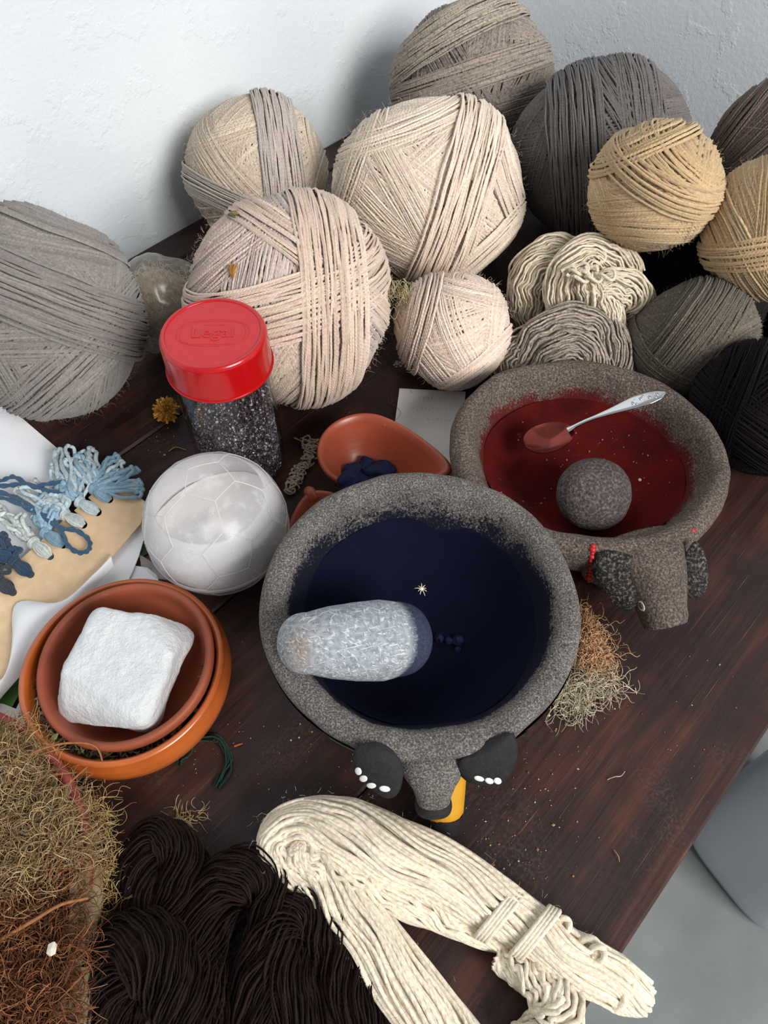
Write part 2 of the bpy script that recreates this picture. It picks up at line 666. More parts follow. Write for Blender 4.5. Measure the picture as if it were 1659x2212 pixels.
MAT['paper_note'] = plain('note_paper', lin(226, 226, 224), .75, .2, .06, 24)
MAT['kraft'] = plain('kraft_card', lin(226, 194, 156), .8, .15, .1, 90, .15, 600)
MAT['ink'] = plain('faint_pencil', lin(178, 178, 182), .8)
MAT['ink_dark'] = plain('black_ink', lin(40, 40, 44), .8)
MAT['leaf_print'] = plain('green_leaf_print', lin(74, 118, 58), .7, .2, .35, 60)
MAT['red_print'] = plain('red_flower_print', lin(196, 34, 30), .7)
MAT['dark_green'] = plain('dark_green_leaf', lin(40, 74, 40), .7, .2, .3, 80)
MAT['concrete'] = plain('grey_concrete', lin(132, 136, 134), .7, .3, .2, 8, .3, 90)
MAT['drum'] = plain('white_drum_plastic', lin(188, 193, 198), .35, .4, .04, 12, Subsurface_Weight=.1)
MAT['indigo_lump'] = plain('indigo_lump', lin(26, 32, 64), .85, .2, .35, 90, .5, 400)
MAT['dry'] = plain('dried_plant', lin(150, 106, 52), .8, .2, .4, 300)
MAT['dry_dark'] = plain('dried_leaf_litter', lin(92, 80, 58), .85, .2, .4, 200)
MAT['bark'] = plain('pale_dry_husk', lin(138, 122, 94), .85, .2, .35, 70, .6, 180)
MAT['crumb'] = plain('pale_crumb', lin(214, 204, 188), .8, .2, .2, 200)
MAT['marigold'] = plain('dried_marigold', lin(206, 146, 60), .8, .2, .35, 200)


def alum():
    t = NT('alum_crystal')
    n = t.noise(60, 6, rough=.65)
    col = t.ramp(n, [(.3, lin(216, 219, 222)), (.62, lin(234, 235, 236))])
    b = t.bump(t.noise(170, 6, rough=.72), .8, .005)
    return t.finish(col, .38, .45, b, Subsurface_Weight=.15, Subsurface_Radius=(.012, .012, .013), Subsurface_Scale=.6)


def granule_mat():
    t = NT('purple_grey_crystals')
    col = t.attr('Col').outputs['Color']
    return t.finish(col, .25, .6)


MAT['alum'] = alum()
MAT['granule'] = granule_mat()

# ------------------------------------------------------------------ the setting
DV = np.array([.678, .735, 0.0]); DV /= np.linalg.norm(DV)      # along the planks
NV = np.array([-DV[1], DV[0], 0.0])                              # across the planks, towards the long wall
ZV = np.array([0, 0, 1.0])


def dn(d, n, z):
    return DV * d + NV * n + ZV * z


N_WALL, D_WALL, Z_FLOOR = .785, 1.085, -.74


def wall_slab(name, p0, p1, thick, z0, z1):
    """a wall with its room side on the line p0-p1"""
    p0, p1 = np.array(p0), np.array(p1)
    t = nrm(p1 - p0)
    o = np.array([-t[1], t[0], 0]) * thick
    V, F = [], []
    q = [p0, p1, p1 + o, p0 + o]
    V = np.array([x + ZV * z for z in (z0, z1) for x in q])
    F = np.array([[0, 1, 5, 4], [1, 2, 6, 5], [2, 3, 7, 6], [3, 0, 4, 7], [4, 5, 6, 7], [3, 2, 1, 0]])
    return setp(build(name, V, F, MAT['wall'], smooth=False), kind='structure')


wall_slab('wall_left', dn(D_WALL, N_WALL, 0), dn(-1.3, N_WALL, 0), -.12, Z_FLOOR, 1.7)
wall_slab('wall_back', dn(D_WALL, N_WALL + .12, 0), dn(D_WALL, -1.4, 0), .12, Z_FLOOR, 1.7)
_fl = np.array([[-2.2, -1.9, 0], [2.2, -1.9, 0], [2.2, 2.2, 0], [-2.2, 2.2, 0]]) + ZV * Z_FLOOR
_V, _F = slab(_fl, (0, 0, -.08))
setp(build('floor', _V, _F, MAT['concrete'], smooth=False), kind='structure')

# table: planks, apron, legs
table = thing('plank_table', 'dark stained wooden plank table under the yarn and the stone bowls', 'table', dn(.35, .35, Z_FLOOR))
joints = [-.083, .121, .322, .527, .73, .778]
D0, D1 = -.36, 1.08
for a, b in zip(joints[:-1], joints[1:]):
    ch, th, gap = .0022, .028, .0007
    prof = [(a + gap, -th), (a + gap, -ch), (a + gap + ch, 0), (b - gap - ch, 0), (b - gap, -ch), (b - gap, -th)]
    V = np.array([dn(d, n, z) for d in (D0, D1) for n, z in prof])
    k = len(prof)
    F = [[i, (i + 1) % k, k + (i + 1) % k, k + i] for i in range(k)] + [list(range(k))[::-1], list(range(k, 2 * k))]
    build('plank', V, F, MAT['wood'], table, smooth=False)
for (d0, d1, n0, n1) in ((D0 + .05, D1 - .02, -.055, -.035), (D0 + .05, D1 - .02, .73, .75), (D0 + .05, D0 + .07, -.03, .725), (D1 - .05, D1 - .03, -.03, .725)):
    V, F = box(dn((d0 + d1) / 2, (n0 + n1) / 2, -.075), ((d1 - d0) / 2, (n1 - n0) / 2, .046), np.stack([DV, NV, ZV], 1))
    build('apron', V, F, MAT['wood'], table, smooth=False)
for d in (D0 + .09, D1 - .08):
    for n in (-.01, .70):
        V, F = box(dn(d, n, (Z_FLOOR - .029) / 2), (.024, .024, (-.029 - Z_FLOOR) / 2), np.stack([DV, NV, ZV], 1))
        build('leg', V, F, MAT['wood'], table, smooth=False)


# ------------------------------------------------------------------ yarn balls
def yarn_ball(label, c, R, base_col, bands, mat='yarn', sw=.0021, seed=0, squash=(1, 1, 1), under=8, lump=.042, jitter=.022,
              group='balls of handspun yarn', colvar=.1, bandcol=None, seg=42, fuzz=700, name='yarn_ball'):
    """c centre, R radius; bands: (strand angle in view deg, offset, half width, bulge) listed bottom to top"""
    r = np.random.default_rng(seed)
    c = np.array(c, float)
    toward = nrm(CAM - c)
    right = nrm(np.cross(CU, toward))
    up = np.cross(toward, right)
    B = np.stack([right, up, toward], 1)
    sq = np.array(squash, float)
    R = R * (1 - .0055 * len(bands) - .012 - lump * .4)
    low = c[2] - R * np.sqrt(((B * sq) ** 2).sum(1))[2]
    root = thing(name, label, 'yarn ball', (c[0], c[1], low), group)
    base = np.array(base_col)

    def shape(q, lift):
        rad = 1 + lump * sn(q, 2.2, seed + 5, 2)
        p = c + ((q * sq * (R * rad[..., None]) + q * lift[..., None]) @ B.T)
        p[..., 2] = np.maximum(p[..., 2], .0012)
        return p

    def outward(q):
        return nrm((q / sq) @ B.T)
    V, F = ICO3
    build('core', shape(V, np.full(len(V), -.03 * R)), F, MAT[mat], root, col=base * .9, uv=np.zeros((len(V), 2)))

    def strands(nvec, d, hw, lift, g, col, pitch=.78):
        cnt = max(4, int(2 * hw * R / (sw * pitch)))
        di = d + hw * (np.linspace(-1, 1, cnt) + r.normal(0, (.6 if pitch > .75 else .28) / cnt, cnt))
        di = np.clip(di, -.985, .985)
        n = nrm(nvec + r.normal(0, jitter if pitch > .75 else jitter * .42, (cnt, 3)))
        a = nrm(np.cross(n, np.array([.3, .5, .8])))
        b = np.cross(n, a)
        th = np.linspace(0, 2 * np.pi, seg + 1)
        ph = r.uniform(0, 6.28, (cnt, 1))
        wob = .010 * np.sin(th[None] * 2 + ph) + .006 * np.sin(th[None] * 5 + 2 * ph) + .004 * np.sin(th[None] * 11 + 3 * ph)
        # full band is narrower where it turns round the back
        dd = np.clip(di[:, None] + wob * min(1, hw * 4), -.99, .99)
        q = dd[..., None] * n[:, None] + np.sqrt(1 - dd ** 2)[..., None] * (np.cos(th)[None, :, None] * a[:, None] + np.sin(th)[None, :, None] * b[:, None])
        crown = 1 - (np.linspace(-1, 1, cnt) ** 2)
        lf = np.broadcast_to((lift + crown * .02 * R + r.normal(0, .0004, cnt))[:, None], q.shape[:2])
        P = shape(q, lf)
        cc = col * np.clip(1 + r.normal(0, colvar, (cnt, 1)), .6, 1.35) * (1 + r.normal(0, .02, (cnt, 3)))
        ridges(P, outward(q), sw * .52 * r.uniform(.85, 1.2, cnt), sw * .45, np.clip(cc, 0, 1), g)

    g = Geo()
    for k in range(under):
        strands(nrm(r.normal(size=3)), r.uniform(-.6, .6), r.uniform(.28, .45), r.uniform(-.012, .0) * R, g, base * r.uniform(.93, 1.04))
    setp(g.build('inner_winding', MAT[mat], root), kind='stuff')
    for k, bd in enumerate(bands):
        ang, d, hw, nz = bd[:4]
        colr = np.array(bd[4]) if len(bd) > 4 else base
        a = math.radians(ang)
        g = Geo()
        strands(nrm(np.array([-math.sin(a), math.cos(a), nz])), d, hw, (.008 + .0055 * k + .013 * max(0, k - len(bands) + 4)) * R, g, colr * r.uniform(.95, 1.06), .7)
        setp(g.build('yarn_band', MAT[mat], root), kind='stuff')
    # loose fibres standing off the wool
    q = nrm(r.normal(size=(fuzz, 3)))
    P0 = shape(q, np.full(fuzz, (.02 + .01 * len(bands)) * R * .6))
    o = outward(q)
    L = r.uniform(.002, .007, (fuzz, 1))
    t1 = nrm(o * .6 + r.normal(0, .8, (fuzz, 3)))
    pts = np.stack([P0, P0 + t1 * L * .5 + o * L * .15, P0 + t1 * L + r.normal(0, .3, (fuzz, 3)) * L], 1)
    g = tubes(pts, np.array([.00007, .00007, .00003])[None], 3, col=np.clip(base * 1.1, 0, 1))
    setp(g.build('loose_fibres', MAT['fibre'], root), kind='stuff')
    return root


GREY = lin(140, 134, 129)
BEIGE = lin(212, 189, 172)
CREAM = lin(232, 213, 194)
TAUPE = lin(160, 148, 136)
CHAR = lin(112, 106, 103)
TAN = lin(200, 172, 132)
BROWN = lin(110, 96, 86)
LEFT = yarn_ball('big grey ball of yarn at the left edge, beside the white paper', (-.3294, .5787, .103), .1005, GREY,
          [(-3, .62, .14, 0), (80, -.62, .16, 0), (-62, -.52, .2, .1), (8, -.28, .14, 0), (48, -.5, .23, 0), (-14, .86, .1, 0), (-17, .24, .27, .12)],
          'yarn', .0022, 11, fuzz=2200, colvar=.1)
BALL_A = yarn_ball('beige and grey ball of yarn against the white wall, above the front beige ball', (-.1515, .8503, .0845), .0845, lin(208, 191, 172),
          [(20, .55, .2, 0), (-40, .0, .3, .4), (40, -.2, .3, .3), (-80, .82, .12, 0), (70, -.82, .12, 0), (-18, -.42, .17, .05, lin(178, 168, 158)), (97, -.3, .26, .05, lin(188, 176, 168))],
          'yarn_fleck', .002, 22, fuzz=900)
BALL_B = yarn_ball('large beige ball of yarn behind the red-lidded jar, dried bits stuck on it', (-.0934, .5968, .1035), .102, BEIGE,
          [(80, .3, .3, 0, lin(204, 186, 178)), (40, .72, .2, .1, lin(204, 184, 172)), (55, -.55, .22, 0), (-50, .6, .2, .1, lin(190, 176, 168)), (-35, .45, .14, 0), (18, .18, .25, .25), (93, -.3, .29, .1)],
          'yarn_fleck', .0022, 33, fuzz=2000)
BALL_C = yarn_ball('largest cream ball of yarn in the middle with a broad diagonal band', (.046, .7801, .104), .1045, CREAM,
          [(-40, -.1, .5, 0), (-48, -.45, .3, .1), (-25, -.55, .22, .1), (-62, -.2, .2, 0), (70, .82, .14, .1), (20, .72, .13, .1), (-72, .82, .12, .1), (42, -.82, .1, 0), (73, -.27, .24, .1)],
          'yarn_fleck', .0021, 44, squash=(1.06, .96, 1), fuzz=900)
BALL_D = yarn_ball('small cream ball of yarn just behind the paper note', (.0724, .6079, .0605), .0602, lin(226, 205, 188),
          [(20, .2, .3, .6), (-70, .2, .35, .3), (-35, -.15, .25, .5), (80, -.62, .2, .1), (-15, .7, .18, .1), (-55, -.6, .22, .1), (35, -.72, .2, .1), (75, .66, .2, .1)],
          'yarn_fleck', .0021, 55, fuzz=700)
BALL_E = yarn_ball('taupe grey ball of yarn in the wall corner, topmost in the photo', (.1135, 1.016, .1), .1, TAUPE,
          [(75, .0, .3, .2, lin(146, 136, 128)), (5, -.1, .3, .3, lin(146, 136, 128)), (10, -.3, .25, .1), (-58, .0, .24, .1, lin(138, 128, 122)), (14, .15, .16, .0), (24, .62, .22, -.1, lin(178, 166, 150))],
          'yarn_mottle', .002, 66, squash=(1.04, 1, 1), fuzz=900)
BALL_F = yarn_ball('dark charcoal ball of yarn leaning on the taupe ball by the back wall', (.2549, .8676, .1015), .1035, CHAR,
          [(5, .1, .5, 0), (-4, -.45, .3, 0), (70, .45, .25, 0), (-60, .5, .25, .1), (98, -.45, .22, 0), (93, .3, .26, .1)],
          'yarn', .002, 77, squash=(1.03, 1, 1), fuzz=1400, colvar=.12, lump=.05)
BALL_G = yarn_ball('tan ball of yarn resting on the dark yarns, with a hollow fold in front', (.2638, .6894, .166), .0628, TAN,
          [(0, -.2, .35, .0), (2, -.15, .2, .2), (-75, -.8, .15, 0), (75, -.7, .2, 0), (-8, -.62, .2, .1), (-50, .6, .22, .3), (15, .72, .18, .1), (-36, .33, .2, .35)],
          'yarn', .0026, 88, squash=(1.03, .98, 1), fuzz=700, colvar=.09)
BALL_H = yarn_ball('tan ball of yarn cut off by the right edge of the photo', (.3745, .655, .146), .0655, lin(196, 168, 128),
          [(70, .6, .3, 0), (-70, .0, .4, .1), (60, .1, .3, 0), (85, -.2, .4, 0), (-65, -.5, .3, .1), (4, -.18, .2, .15)],
          'yarn', .0026, 99, fuzz=500, colvar=.09)
BALL_I = yarn_ball('brown ball of yarn at the upper right edge against the back wall', (.4397, .8296, .13), .0684, lin(104, 90, 82),
          [(40, .3, .4, 0), (10, -.2, .3, .1), (48, .75, .15, 0), (35, .1, .2, .1)], 'yarn', .0021, 101, fuzz=500, colvar=.12)
BALL_L = yarn_ball('dark grey-brown ball of yarn right behind the red stone bowl', (.3131, .5935, .0615), .061, lin(102, 94, 82),
          [(60, .2, .5, .1), (-35, -.3, .35, .1), (30, -.5, .3, 0), (55, .1, .5, .1), (-42, -.42, .3, .5)],
          'yarn_tweed', .0022, 111, squash=(1.05, .95, 1), fuzz=900, colvar=.14, lump=.05)
INK = lin(20, 15, 15)
for lab, c, R, sd in (('black ball of yarn at the right edge beside the red stone bowl', (.357, .494, .061), .064, 121),
                      ('black ball of yarn in the gap under the two tan balls', (.345, .722, .063), .063, 131),
                      ('black ball of yarn under the tan ball at the right edge', (.463, .60, .068), .068, 141)):
    yarn_ball(lab, c, R, INK, [(40, .2, .4, .1), (-40, -.2, .4, .1), (70, .5, .3, 0)], 'yarn_dark', .0021, sd, fuzz=1200, colvar=.2, group='black balls of yarn')


# ------------------------------------------------------------------ skeins
def bundle(path, rad, nst, sw, col, geo, seed=0, twist=1.0, wave=.25, flat=.8, n=90, fill=(.7, 1.0), ref=None, colvar=.06, sides=6, wf=1.0):
    """strands of yarn running side by side along a path; rad may vary along it"""
    r = np.random.default_rng(seed)
    p = cr(path, n)
    rad = np.interp(np.linspace(0, 1, n), np.linspace(0, 1, len(np.atleast_1d(rad))), np.atleast_1d(rad)) if np.ndim(rad) else np.full(n, rad)
    T, N1, B1 = frames(p[None], ref=np.broadcast_to(ZV, p.shape)[None] if ref is None else None)
    N1, B1 = N1[0], B1[0]
    s = np.linspace(0, 1, n)
    phi = (np.arange(nst) / nst * 2 * np.pi + r.normal(0, .08, nst))[:, None] + twist * 2 * np.pi * s[None]
    rho = r.uniform(fill[0], fill[1], nst)[:, None] + .05 * np.sin(s[None] * 25 + r.uniform(0, 6, (nst, 1)))
    k1, k2 = r.uniform(0, 6.28, (2, nst, 1))
    slow = np.sin(s[None] * 34 * wf + phi * 1.0 + 1.3) * .6 + np.sin(s[None] * 61 * wf + 2.1 * np.cos(phi)) * .4
    wv = wave * sw * (slow * 1.6 + .5 * np.sin(s[None] * 90 + k1) + .3 * np.sin(s[None] * 37 + k2))
    ox = rho * np.cos(phi) * rad[None] * flat + wv * np.sin(phi)
    oy = rho * np.sin(phi) * rad[None] - wv * np.cos(phi)
    P = p[None] + ox[..., None] * N1[None] + oy[..., None] * B1[None]
    P[..., 2] = np.maximum(P[..., 2], sw * .55)
    out = np.cos(phi)[..., None] * N1[None] + np.sin(phi)[..., None] * B1[None]
    cc = np.array(col) * np.clip(1 + r.normal(0, colvar, (nst, 1)), .6, 1.3)
    tubes(P, sw * .5 * r.uniform(.85, 1.15, nst), sides, ref=out, col=np.clip(cc, 0, 1), geo=geo)
    return p


def core_tube(path, rad, col, flat, geo, n=60):
    p = cr(path, n)
    rad = np.interp(np.linspace(0, 1, n), np.linspace(0, 1, len(np.atleast_1d(rad))), np.atleast_1d(rad))
    rr = rad * .72
    rr[0] = rr[-1] = .0005
    tubes(p, rr[None], 10, ref=np.broadcast_to(ZV, p.shape)[None], col=np.array(col) * .85, geo=geo, flat=flat)


def strand_bundle(root, name, path, rad, nst, sw, col, mat, seed, twist=1.0, wave=.25, flat=.8, n=90, colvar=.06, sides=6, wf=1.0):
    g = Geo()
    core_tube(path, rad, col, flat, g)
    bundle(path, rad, nst, sw, col, g, seed, twist, wave, flat, n, colvar=colvar, sides=sides, wf=wf)
    bundle(path, np.atleast_1d(rad) * .8, nst // 2, sw, col, g, seed + 1, twist, wave, flat, int(n * .6), colvar=colvar, sides=3, wf=wf)
    return setp(g.build(name, MAT[mat], root), kind='stuff')


def fuzz_on(root, pts, count, col, seed, reach=.004, L=(.003, .012)):
    r = np.random.default_rng(seed)
    i = r.integers(0, len(pts), count)
    P0 = pts[i] + r.normal(0, reach, (count, 3))
    ln = r.uniform(*L, (count, 1))
    t = nrm(r.normal(size=(count, 3)))
    pp = np.stack([P0, P0 + t * ln * .5 + r.normal(0, .15, (count, 3)) * ln, P0 + t * ln], 1)
    g = tubes(pp, np.array([.00006, .00006, .00002])[None], 3, col=np.clip(np.array(col), 0, 1))
    setp(g.build('loose_fibres', MAT['fibre'], root), kind='stuff')


WOOL = lin(236, 223, 200)
# cream skein in front
sk = thing('yarn_skein', 'thick cream wool skein lying folded along the near table edge', 'yarn skein', at(900, 1950, 0))
lower = ats([(1010, 2290, .022), (930, 2200, .024), (850, 2105, .024), (770, 1995, .026), (700, 1920, .027), (640, 1865, .030), (606, 1835, .033)])
upper = ats([(1392, 2155, .006), (1330, 2120, .016), (1240, 2075, .024), (1150, 2010, .026), (1060, 1950, .030), (950, 1880, .034), (840, 1838, .038), (740, 1802, .040), (668, 1790, .038), (618, 1812, .034), (608, 1838, .030), (640, 1862, .022)])
fold = ats([(1020, 2310, .022), (940, 2215, .024), (850, 2100, .024), (768, 1992, .025), (706, 1926, .026), (654, 1892, .027), (612, 1866, .029), (596, 1828, .031), (618, 1792, .033), (672, 1780, .036),
            (745, 1797, .039), (840, 1838, .038), (950, 1882, .034), (1060, 1950, .030), (1150, 2010, .026), (1240, 2075, .024), (1330, 2122, .016), (1392, 2155, .007)])
strand_bundle(sk, 'folded_strands', fold, [.018, .020, .021, .0205, .019, .0165, .014, .0125, .0145, .018, .022, .0235, .021, .0175, .016, .0165, .016, .011], 76, .0034, WOOL, 'yarn_soft', 8, .9, .42, .84, 190, sides=5)
mid = ats([(1120, 2040, .014), (1000, 1985, .018), (880, 1930, .024), (770, 1890, .028), (690, 1862, .034), (650, 1846, .036), (634, 1828, .036)])
strand_bundle(sk, 'middle_strands', mid, [.009, .013, .016, .017, .015, .012, .006], 46, .0034, WOOL, 'yarn_soft', 9, .7, .45, .8, 84, sides=5)
tail = ats([(1080, 2060, .012), (1150, 2105, .018), (1205, 2165, .02), (1190, 2235, .02), (1120, 2260, .016)])
strand_bundle(sk, 'rolled_end', tail, [.010, .015, .018, .018, .012], 32, .0036, WOOL, 'yarn_soft', 10, .8, .4, .85, 80)
for (x, y, dx, dy) in ((1070, 1972, 30, -36), (1146, 2008, 26, -32)):
    g = Geo()
    for k in range(4):
        o = k * 7
        c0 = at(x + o, y + o * .5, .026)
        ax = nrm(at(x + dx, y + dy, .026) - at(x, y, .026))
        th = np.linspace(0, 2 * np.pi, 40)
        P = c0 + .0195 * (np.cos(th)[:, None] * ax + .92 * np.sin(th)[:, None] * ZV)
        tubes(P, .0017, 6, col=WOOL, geo=g)
    setp(g.build('tie', MAT['yarn_soft'], sk), kind='stuff')
g = Geo()
r_ = np.random.default_rng(3)
for (x, y, rr, z) in ((1270, 2050, 22, .03), (1290, 2062, 16, .034), (1215, 2000, 16, .03), (1350, 2130, 18, .022), (1330, 2155, 20, .022)):
    th = np.linspace(0, 2 * np.pi * 1.6, 34)
    c0 = at(x, y, z)
    P = c0 + np.stack([np.cos(th) * rr * .0003 * (1 - th * .04), np.sin(th) * rr * .00026, .004 * np.sin(th * 1.3)], -1)
    tubes(P, .0028 if rr > 18 else .0022, 6, col=WOOL, geo=g)
tw = ats([(1110, 1955, .034), (1150, 1972, .036), (1190, 1985, .034), (1225, 1990, .03), (1215, 2005, .028)])
for k in range(2):
    p = cr(tw, 60)
    s = np.linspace(0, 40, 60) + k * math.pi
    tubes(p + np.stack([np.cos(s), np.sin(s), np.sin(s)], -1) * .0013, .0018, 6, col=WOOL, geo=g)
setp(g.build('curled_ends', MAT['yarn_soft'], sk), kind='stuff')
fuzz_on(sk, cr(fold, 120)[:-10], 1800, WOOL, 4, .0095, (.002, .007))

# white skein among the balls
wj = thing('yarn_skein', 'white wool skein twisted into a bun under the tan ball of yarn', 'yarn skein', (.21, .665, 0))
W2 = lin(222, 208, 184)
for k, (pts, rd, ns) in enumerate((
        ([(1175, 745, .012), (1142, 660, .05), (1150, 590, .082), (1195, 548, .094), (1240, 545, .088)], [.016, .022, .024, .022, .016], 44),
        ([(1235, 745, .02), (1220, 650, .075), (1232, 590, .10), (1270, 555, .108), (1330, 562, .098), (1365, 590, .08)], [.018, .022, .024, .024, .022, .016], 46),
        ([(1275, 640, .095), (1320, 625, .095), (1362, 630, .082), (1375, 680, .055), (1340, 735, .03)], [.014, .022, .024, .022, .016], 42),
        ([(1260, 600, .108), (1300, 660, .085), (1310, 720, .05), (1290, 770, .02)], [.014, .02, .022, .016], 34))):
    strand_bundle(wj, 'twisted_strands', ats(pts), rd, int(ns * 1.35), .0025, W2, 'yarn_soft', 40 + k, .7, .5, .9, 50, sides=4)
g = Geo()
for k in range(9):
    x, y = 1258 + r_.normal(0, 16), 590 + r_.normal(0, 14)
    th = np.linspace(0, 4.2, 20) + r_.uniform(0, 6)
    P = at(x, y, .118) + np.stack([np.cos(th) * .008, np.sin(th) * .006, .003 * np.sin(th * 2)], -1)
    tubes(P, .0017, 6, col=W2, geo=g)
setp(g.build('loose_loops', MAT['yarn_soft'], wj), kind='stuff')

# mottled grey hank behind the red bowl
hk = thing('yarn_hank', 'mottled grey-beige hank of yarn behind the rim of the red stone bowl', 'yarn hank', (.185, .59, 0))
MC = lin(170, 156, 142)
for k, (pts, rd, ns) in enumerate((
        ([(1110, 850, .01), (1100, 790, .035), (1130, 745, .05), (1180, 720, .055)], [.018, .02, .02, .014], 40),
        ([(1120, 800, .035), (1160, 730, .065), (1230, 695, .078), (1300, 710, .07), (1335, 780, .045), (1330, 860, .012)], [.012, .018, .021, .02, .018, .014], 44),
        ([(1150, 830, .03), (1200, 765, .06), (1260, 755, .062), (1300, 820, .035), (1300, 870, .012)], [.014, .019, .02, .017, .012], 40))):
    strand_bundle(hk, 'hank_strands', ats(pts), rd, ns, .0025, MC, 'yarn_mottle', 60 + k, .4, .4, .9, 60, colvar=.16, sides=4)

# dark brown hanks, bottom left
DK = lin(33, 18, 14)
specs = [
    ('small dark brown hank of yarn folded in a loop below the lichen sprig', [[(345, 2060, .018), (318, 1970, .022), (305, 1880, .024), (340, 1815, .026), (392, 1850, .026), (398, 1940, .026), (370, 2030, .024), (330, 2100, .02)]], [.012, .016, .018, .017, .017, .018, .016, .012]),
    ('dark brown hank of yarn with a rounded fold left of the cream skein', [[(470, 2290, .022), (430, 2160, .024), (428, 2040, .026), (470, 1930, .028), (530, 1890, .03), (590, 1920, .028), (600, 2010, .026), (620, 2120, .024), (680, 2260, .022)]], [.016, .02, .02, .02, .02, .02, .02, .02, .016]),
    ('dark brown hank of yarn tucked under the lower arm of the cream skein', [[(560, 2290, .02), (560, 2150, .024), (600, 2010, .026), (660, 1965, .026), (715, 2020, .024), (760, 2130, .022), (830, 2270, .02)]], [.016, .018, .02, .02, .02, .019, .016]),
    ('broad dark brown hank of yarn beside the rusty plant fibres', [[(250, 2300, .02), (235, 2150, .028), (270, 2060, .032), (350, 2070, .034), (400, 2160, .03), (420, 2300, .024)], ], [.018, .024, .026, .026, .024, .018])]
for k, (lab, paths, rd) in enumerate(specs):
    c0 = ats(paths[0]).mean(0)
    t = thing('yarn_hank', lab, 'yarn hank', (c0[0], c0[1], 0), 'dark brown hanks')
    for pts in paths:
        strand_bundle(t, 'hank_strands', ats(pts), rd, 84, .0016, DK, 'yarn_dark', 80 + k * 3, 1.2, .5, .85, 64, colvar=.3, sides=3)
        fuzz_on(t, cr(ats(pts), 80), 3600, np.array(DK) * 1.9, 90 + k, .0125, (.002, .007))


# ------------------------------------------------------------------ stone mortars with pig heads
def rot_to(hdir, tilt=0.0, tilt_axis=(1, 0, 0)):
    """local x -> hdir (in plan), local z up, then a small tilt"""
    h = nrm(np.array([hdir[0], hdir[1], 0.0]))
    B = np.stack([h, np.cross(ZV, h), ZV], 1)
    if tilt:
        R = np.array(Matrix.Rotation(tilt, 3, Vector(tilt_axis)))
        B = R @ B
    return B


def mortar_bowl(root, mat, B, o, prof, segs, dust_fn, seed, rough=.0012):
    p = cr(prof, 90)
    V, F = lathe(p, segs)
    k = np.repeat(np.arange(len(p)), segs)
    d = dust_fn(V, k / (len(p) - 1.0))
    rad = nrm(V * np.array([1, 1, 0]) + 1e-6)
    V = V + rad * (sn(V, 60, seed, 3) * rough)[:, None] + ZV * (sn(V, 75, seed + 1, 3) * rough * .7)[:, None]
    return build('bowl', V @ B.T + o, F, MAT[mat], root, attr={'dust': d}, col=np.ones((len(V), 3)))


def loft(sections, n=26, m=28, ex=2.4, cap=True):
    """head shape: (s, z, half width, half height) along local x"""
    S = cr(sections, n)
    tan = nrm(np.gradient(S[:, :2], axis=0))
    a = np.linspace(0, 2 * np.pi, m, endpoint=False)
    ca, sa = np.cos(a), np.sin(a)
    u = np.sign(ca) * np.abs(ca) ** (2 / ex)
    v = np.sign(sa) * np.abs(sa) ** (2 / ex)
    V = np.zeros((n, m, 3))
    for i in range(n):
        up = np.array([-tan[i, 1], 0, tan[i, 0]])
        V[i] = np.array([S[i, 0], 0, S[i, 1]]) + u[:, None] * S[i, 2] * np.array([0, 1, 0]) + v[:, None] * S[i, 3] * up
    V = V.reshape(-1, 3)
    F = [grid_faces(1, n, m)]
    if cap:
        e = V[-m:].mean(0) + np.array([tan[-1, 0], 0, tan[-1, 1]]) * .0008
        V = np.vstack([V, e, V[:m].mean(0)])
        F.append(np.array([[(n - 1) * m + i, (n - 1) * m + (i + 1) % m, n * m] for i in range(m)]))
        F.append(np.array([[(i + 1) % m, i, n * m + 1] for i in range(m)]))
    return V, F


def stub_leg(root, mat, top, foot, r0, r1, name='leg', attr=0.0):
    p = cr([top, (np.array(top) * .45 + np.array(foot) * .55) + np.array([0, 0, .002]), foot], 14)
    rr = np.linspace(r0, r1, 14)
    rr[-1] *= .8
    g = tubes(np.vstack([p, p[-1:] + [0, 0, -.0004]]), np.append(rr, .0006)[None], 18, col=(1, 1, 1))
    return g.build(name, MAT[mat], root)


def ear(root, mat, pts, z_hi, z_lo, down, name='ear', edge=.05):
    """thick floppy slab, outline given on its upper face, sloping down from z_hi to z_lo"""
    a = np.array(pts, float)
    y0, y1 = a[:, 1].min(), a[:, 1].max()
    top = np.array([at(x, y, z_hi + (z_lo - z_hi) * (y - y0) / (y1 - y0)) for x, y in a])
    top = np.vstack([cr(np.vstack([top, top[:1]]), 41)[:-1]])
    V, F = slab(top, down, edge)
    # puff the upper face a little
    V[-2] += ZV * .003
    return build(name, V, F, MAT[mat], root, attr={'dust': np.zeros(len(V))}, col=np.ones((len(V), 3)))


def spot(root, name, mat, obs, px, py, rx, ry, h=.0006, ang=0):
    """a dab of paint lying on a surface where the photograph shows it"""
    hit = surface_hit(obs, px, py)
    if hit is None: return None
    p, n, _ = hit
    t = nrm(np.cross(n, [0.2, 1, .1]))
    b = np.cross(n, t)
    e1 = t * math.cos(ang) + b * math.sin(ang)
    e2 = np.cross(n, e1)
    V, F = ICO2
    return build(name, p + V[:, :1] * rx * e1 + V[:, 1:2] * ry * e2 + V[:, 2:] * h * n, F, MAT[mat], root)


BC = np.array([.0252, .2612, 0.0])
hb = (np.array([.0325, .1300]) - BC[:2])
mb = thing('stone_mortar', 'grey stone mortar with a pig head holding dark blue powder, nearest of the two', 'mortar', BC, 'pig-head stone mortars')
Bb = rot_to(hb)
prof_b = [(0, .060), (.03, .061), (.055, .067), (.073, .080), (.085, .098), (.0912, .113), (.0950, .1205), (.100, .1243), (.107, .1246), (.1122, .1205), (.1128, .113), (.1085, .096), (.100, .078), (.086, .058), (.062, .040), (.03, .034), (0, .034)]


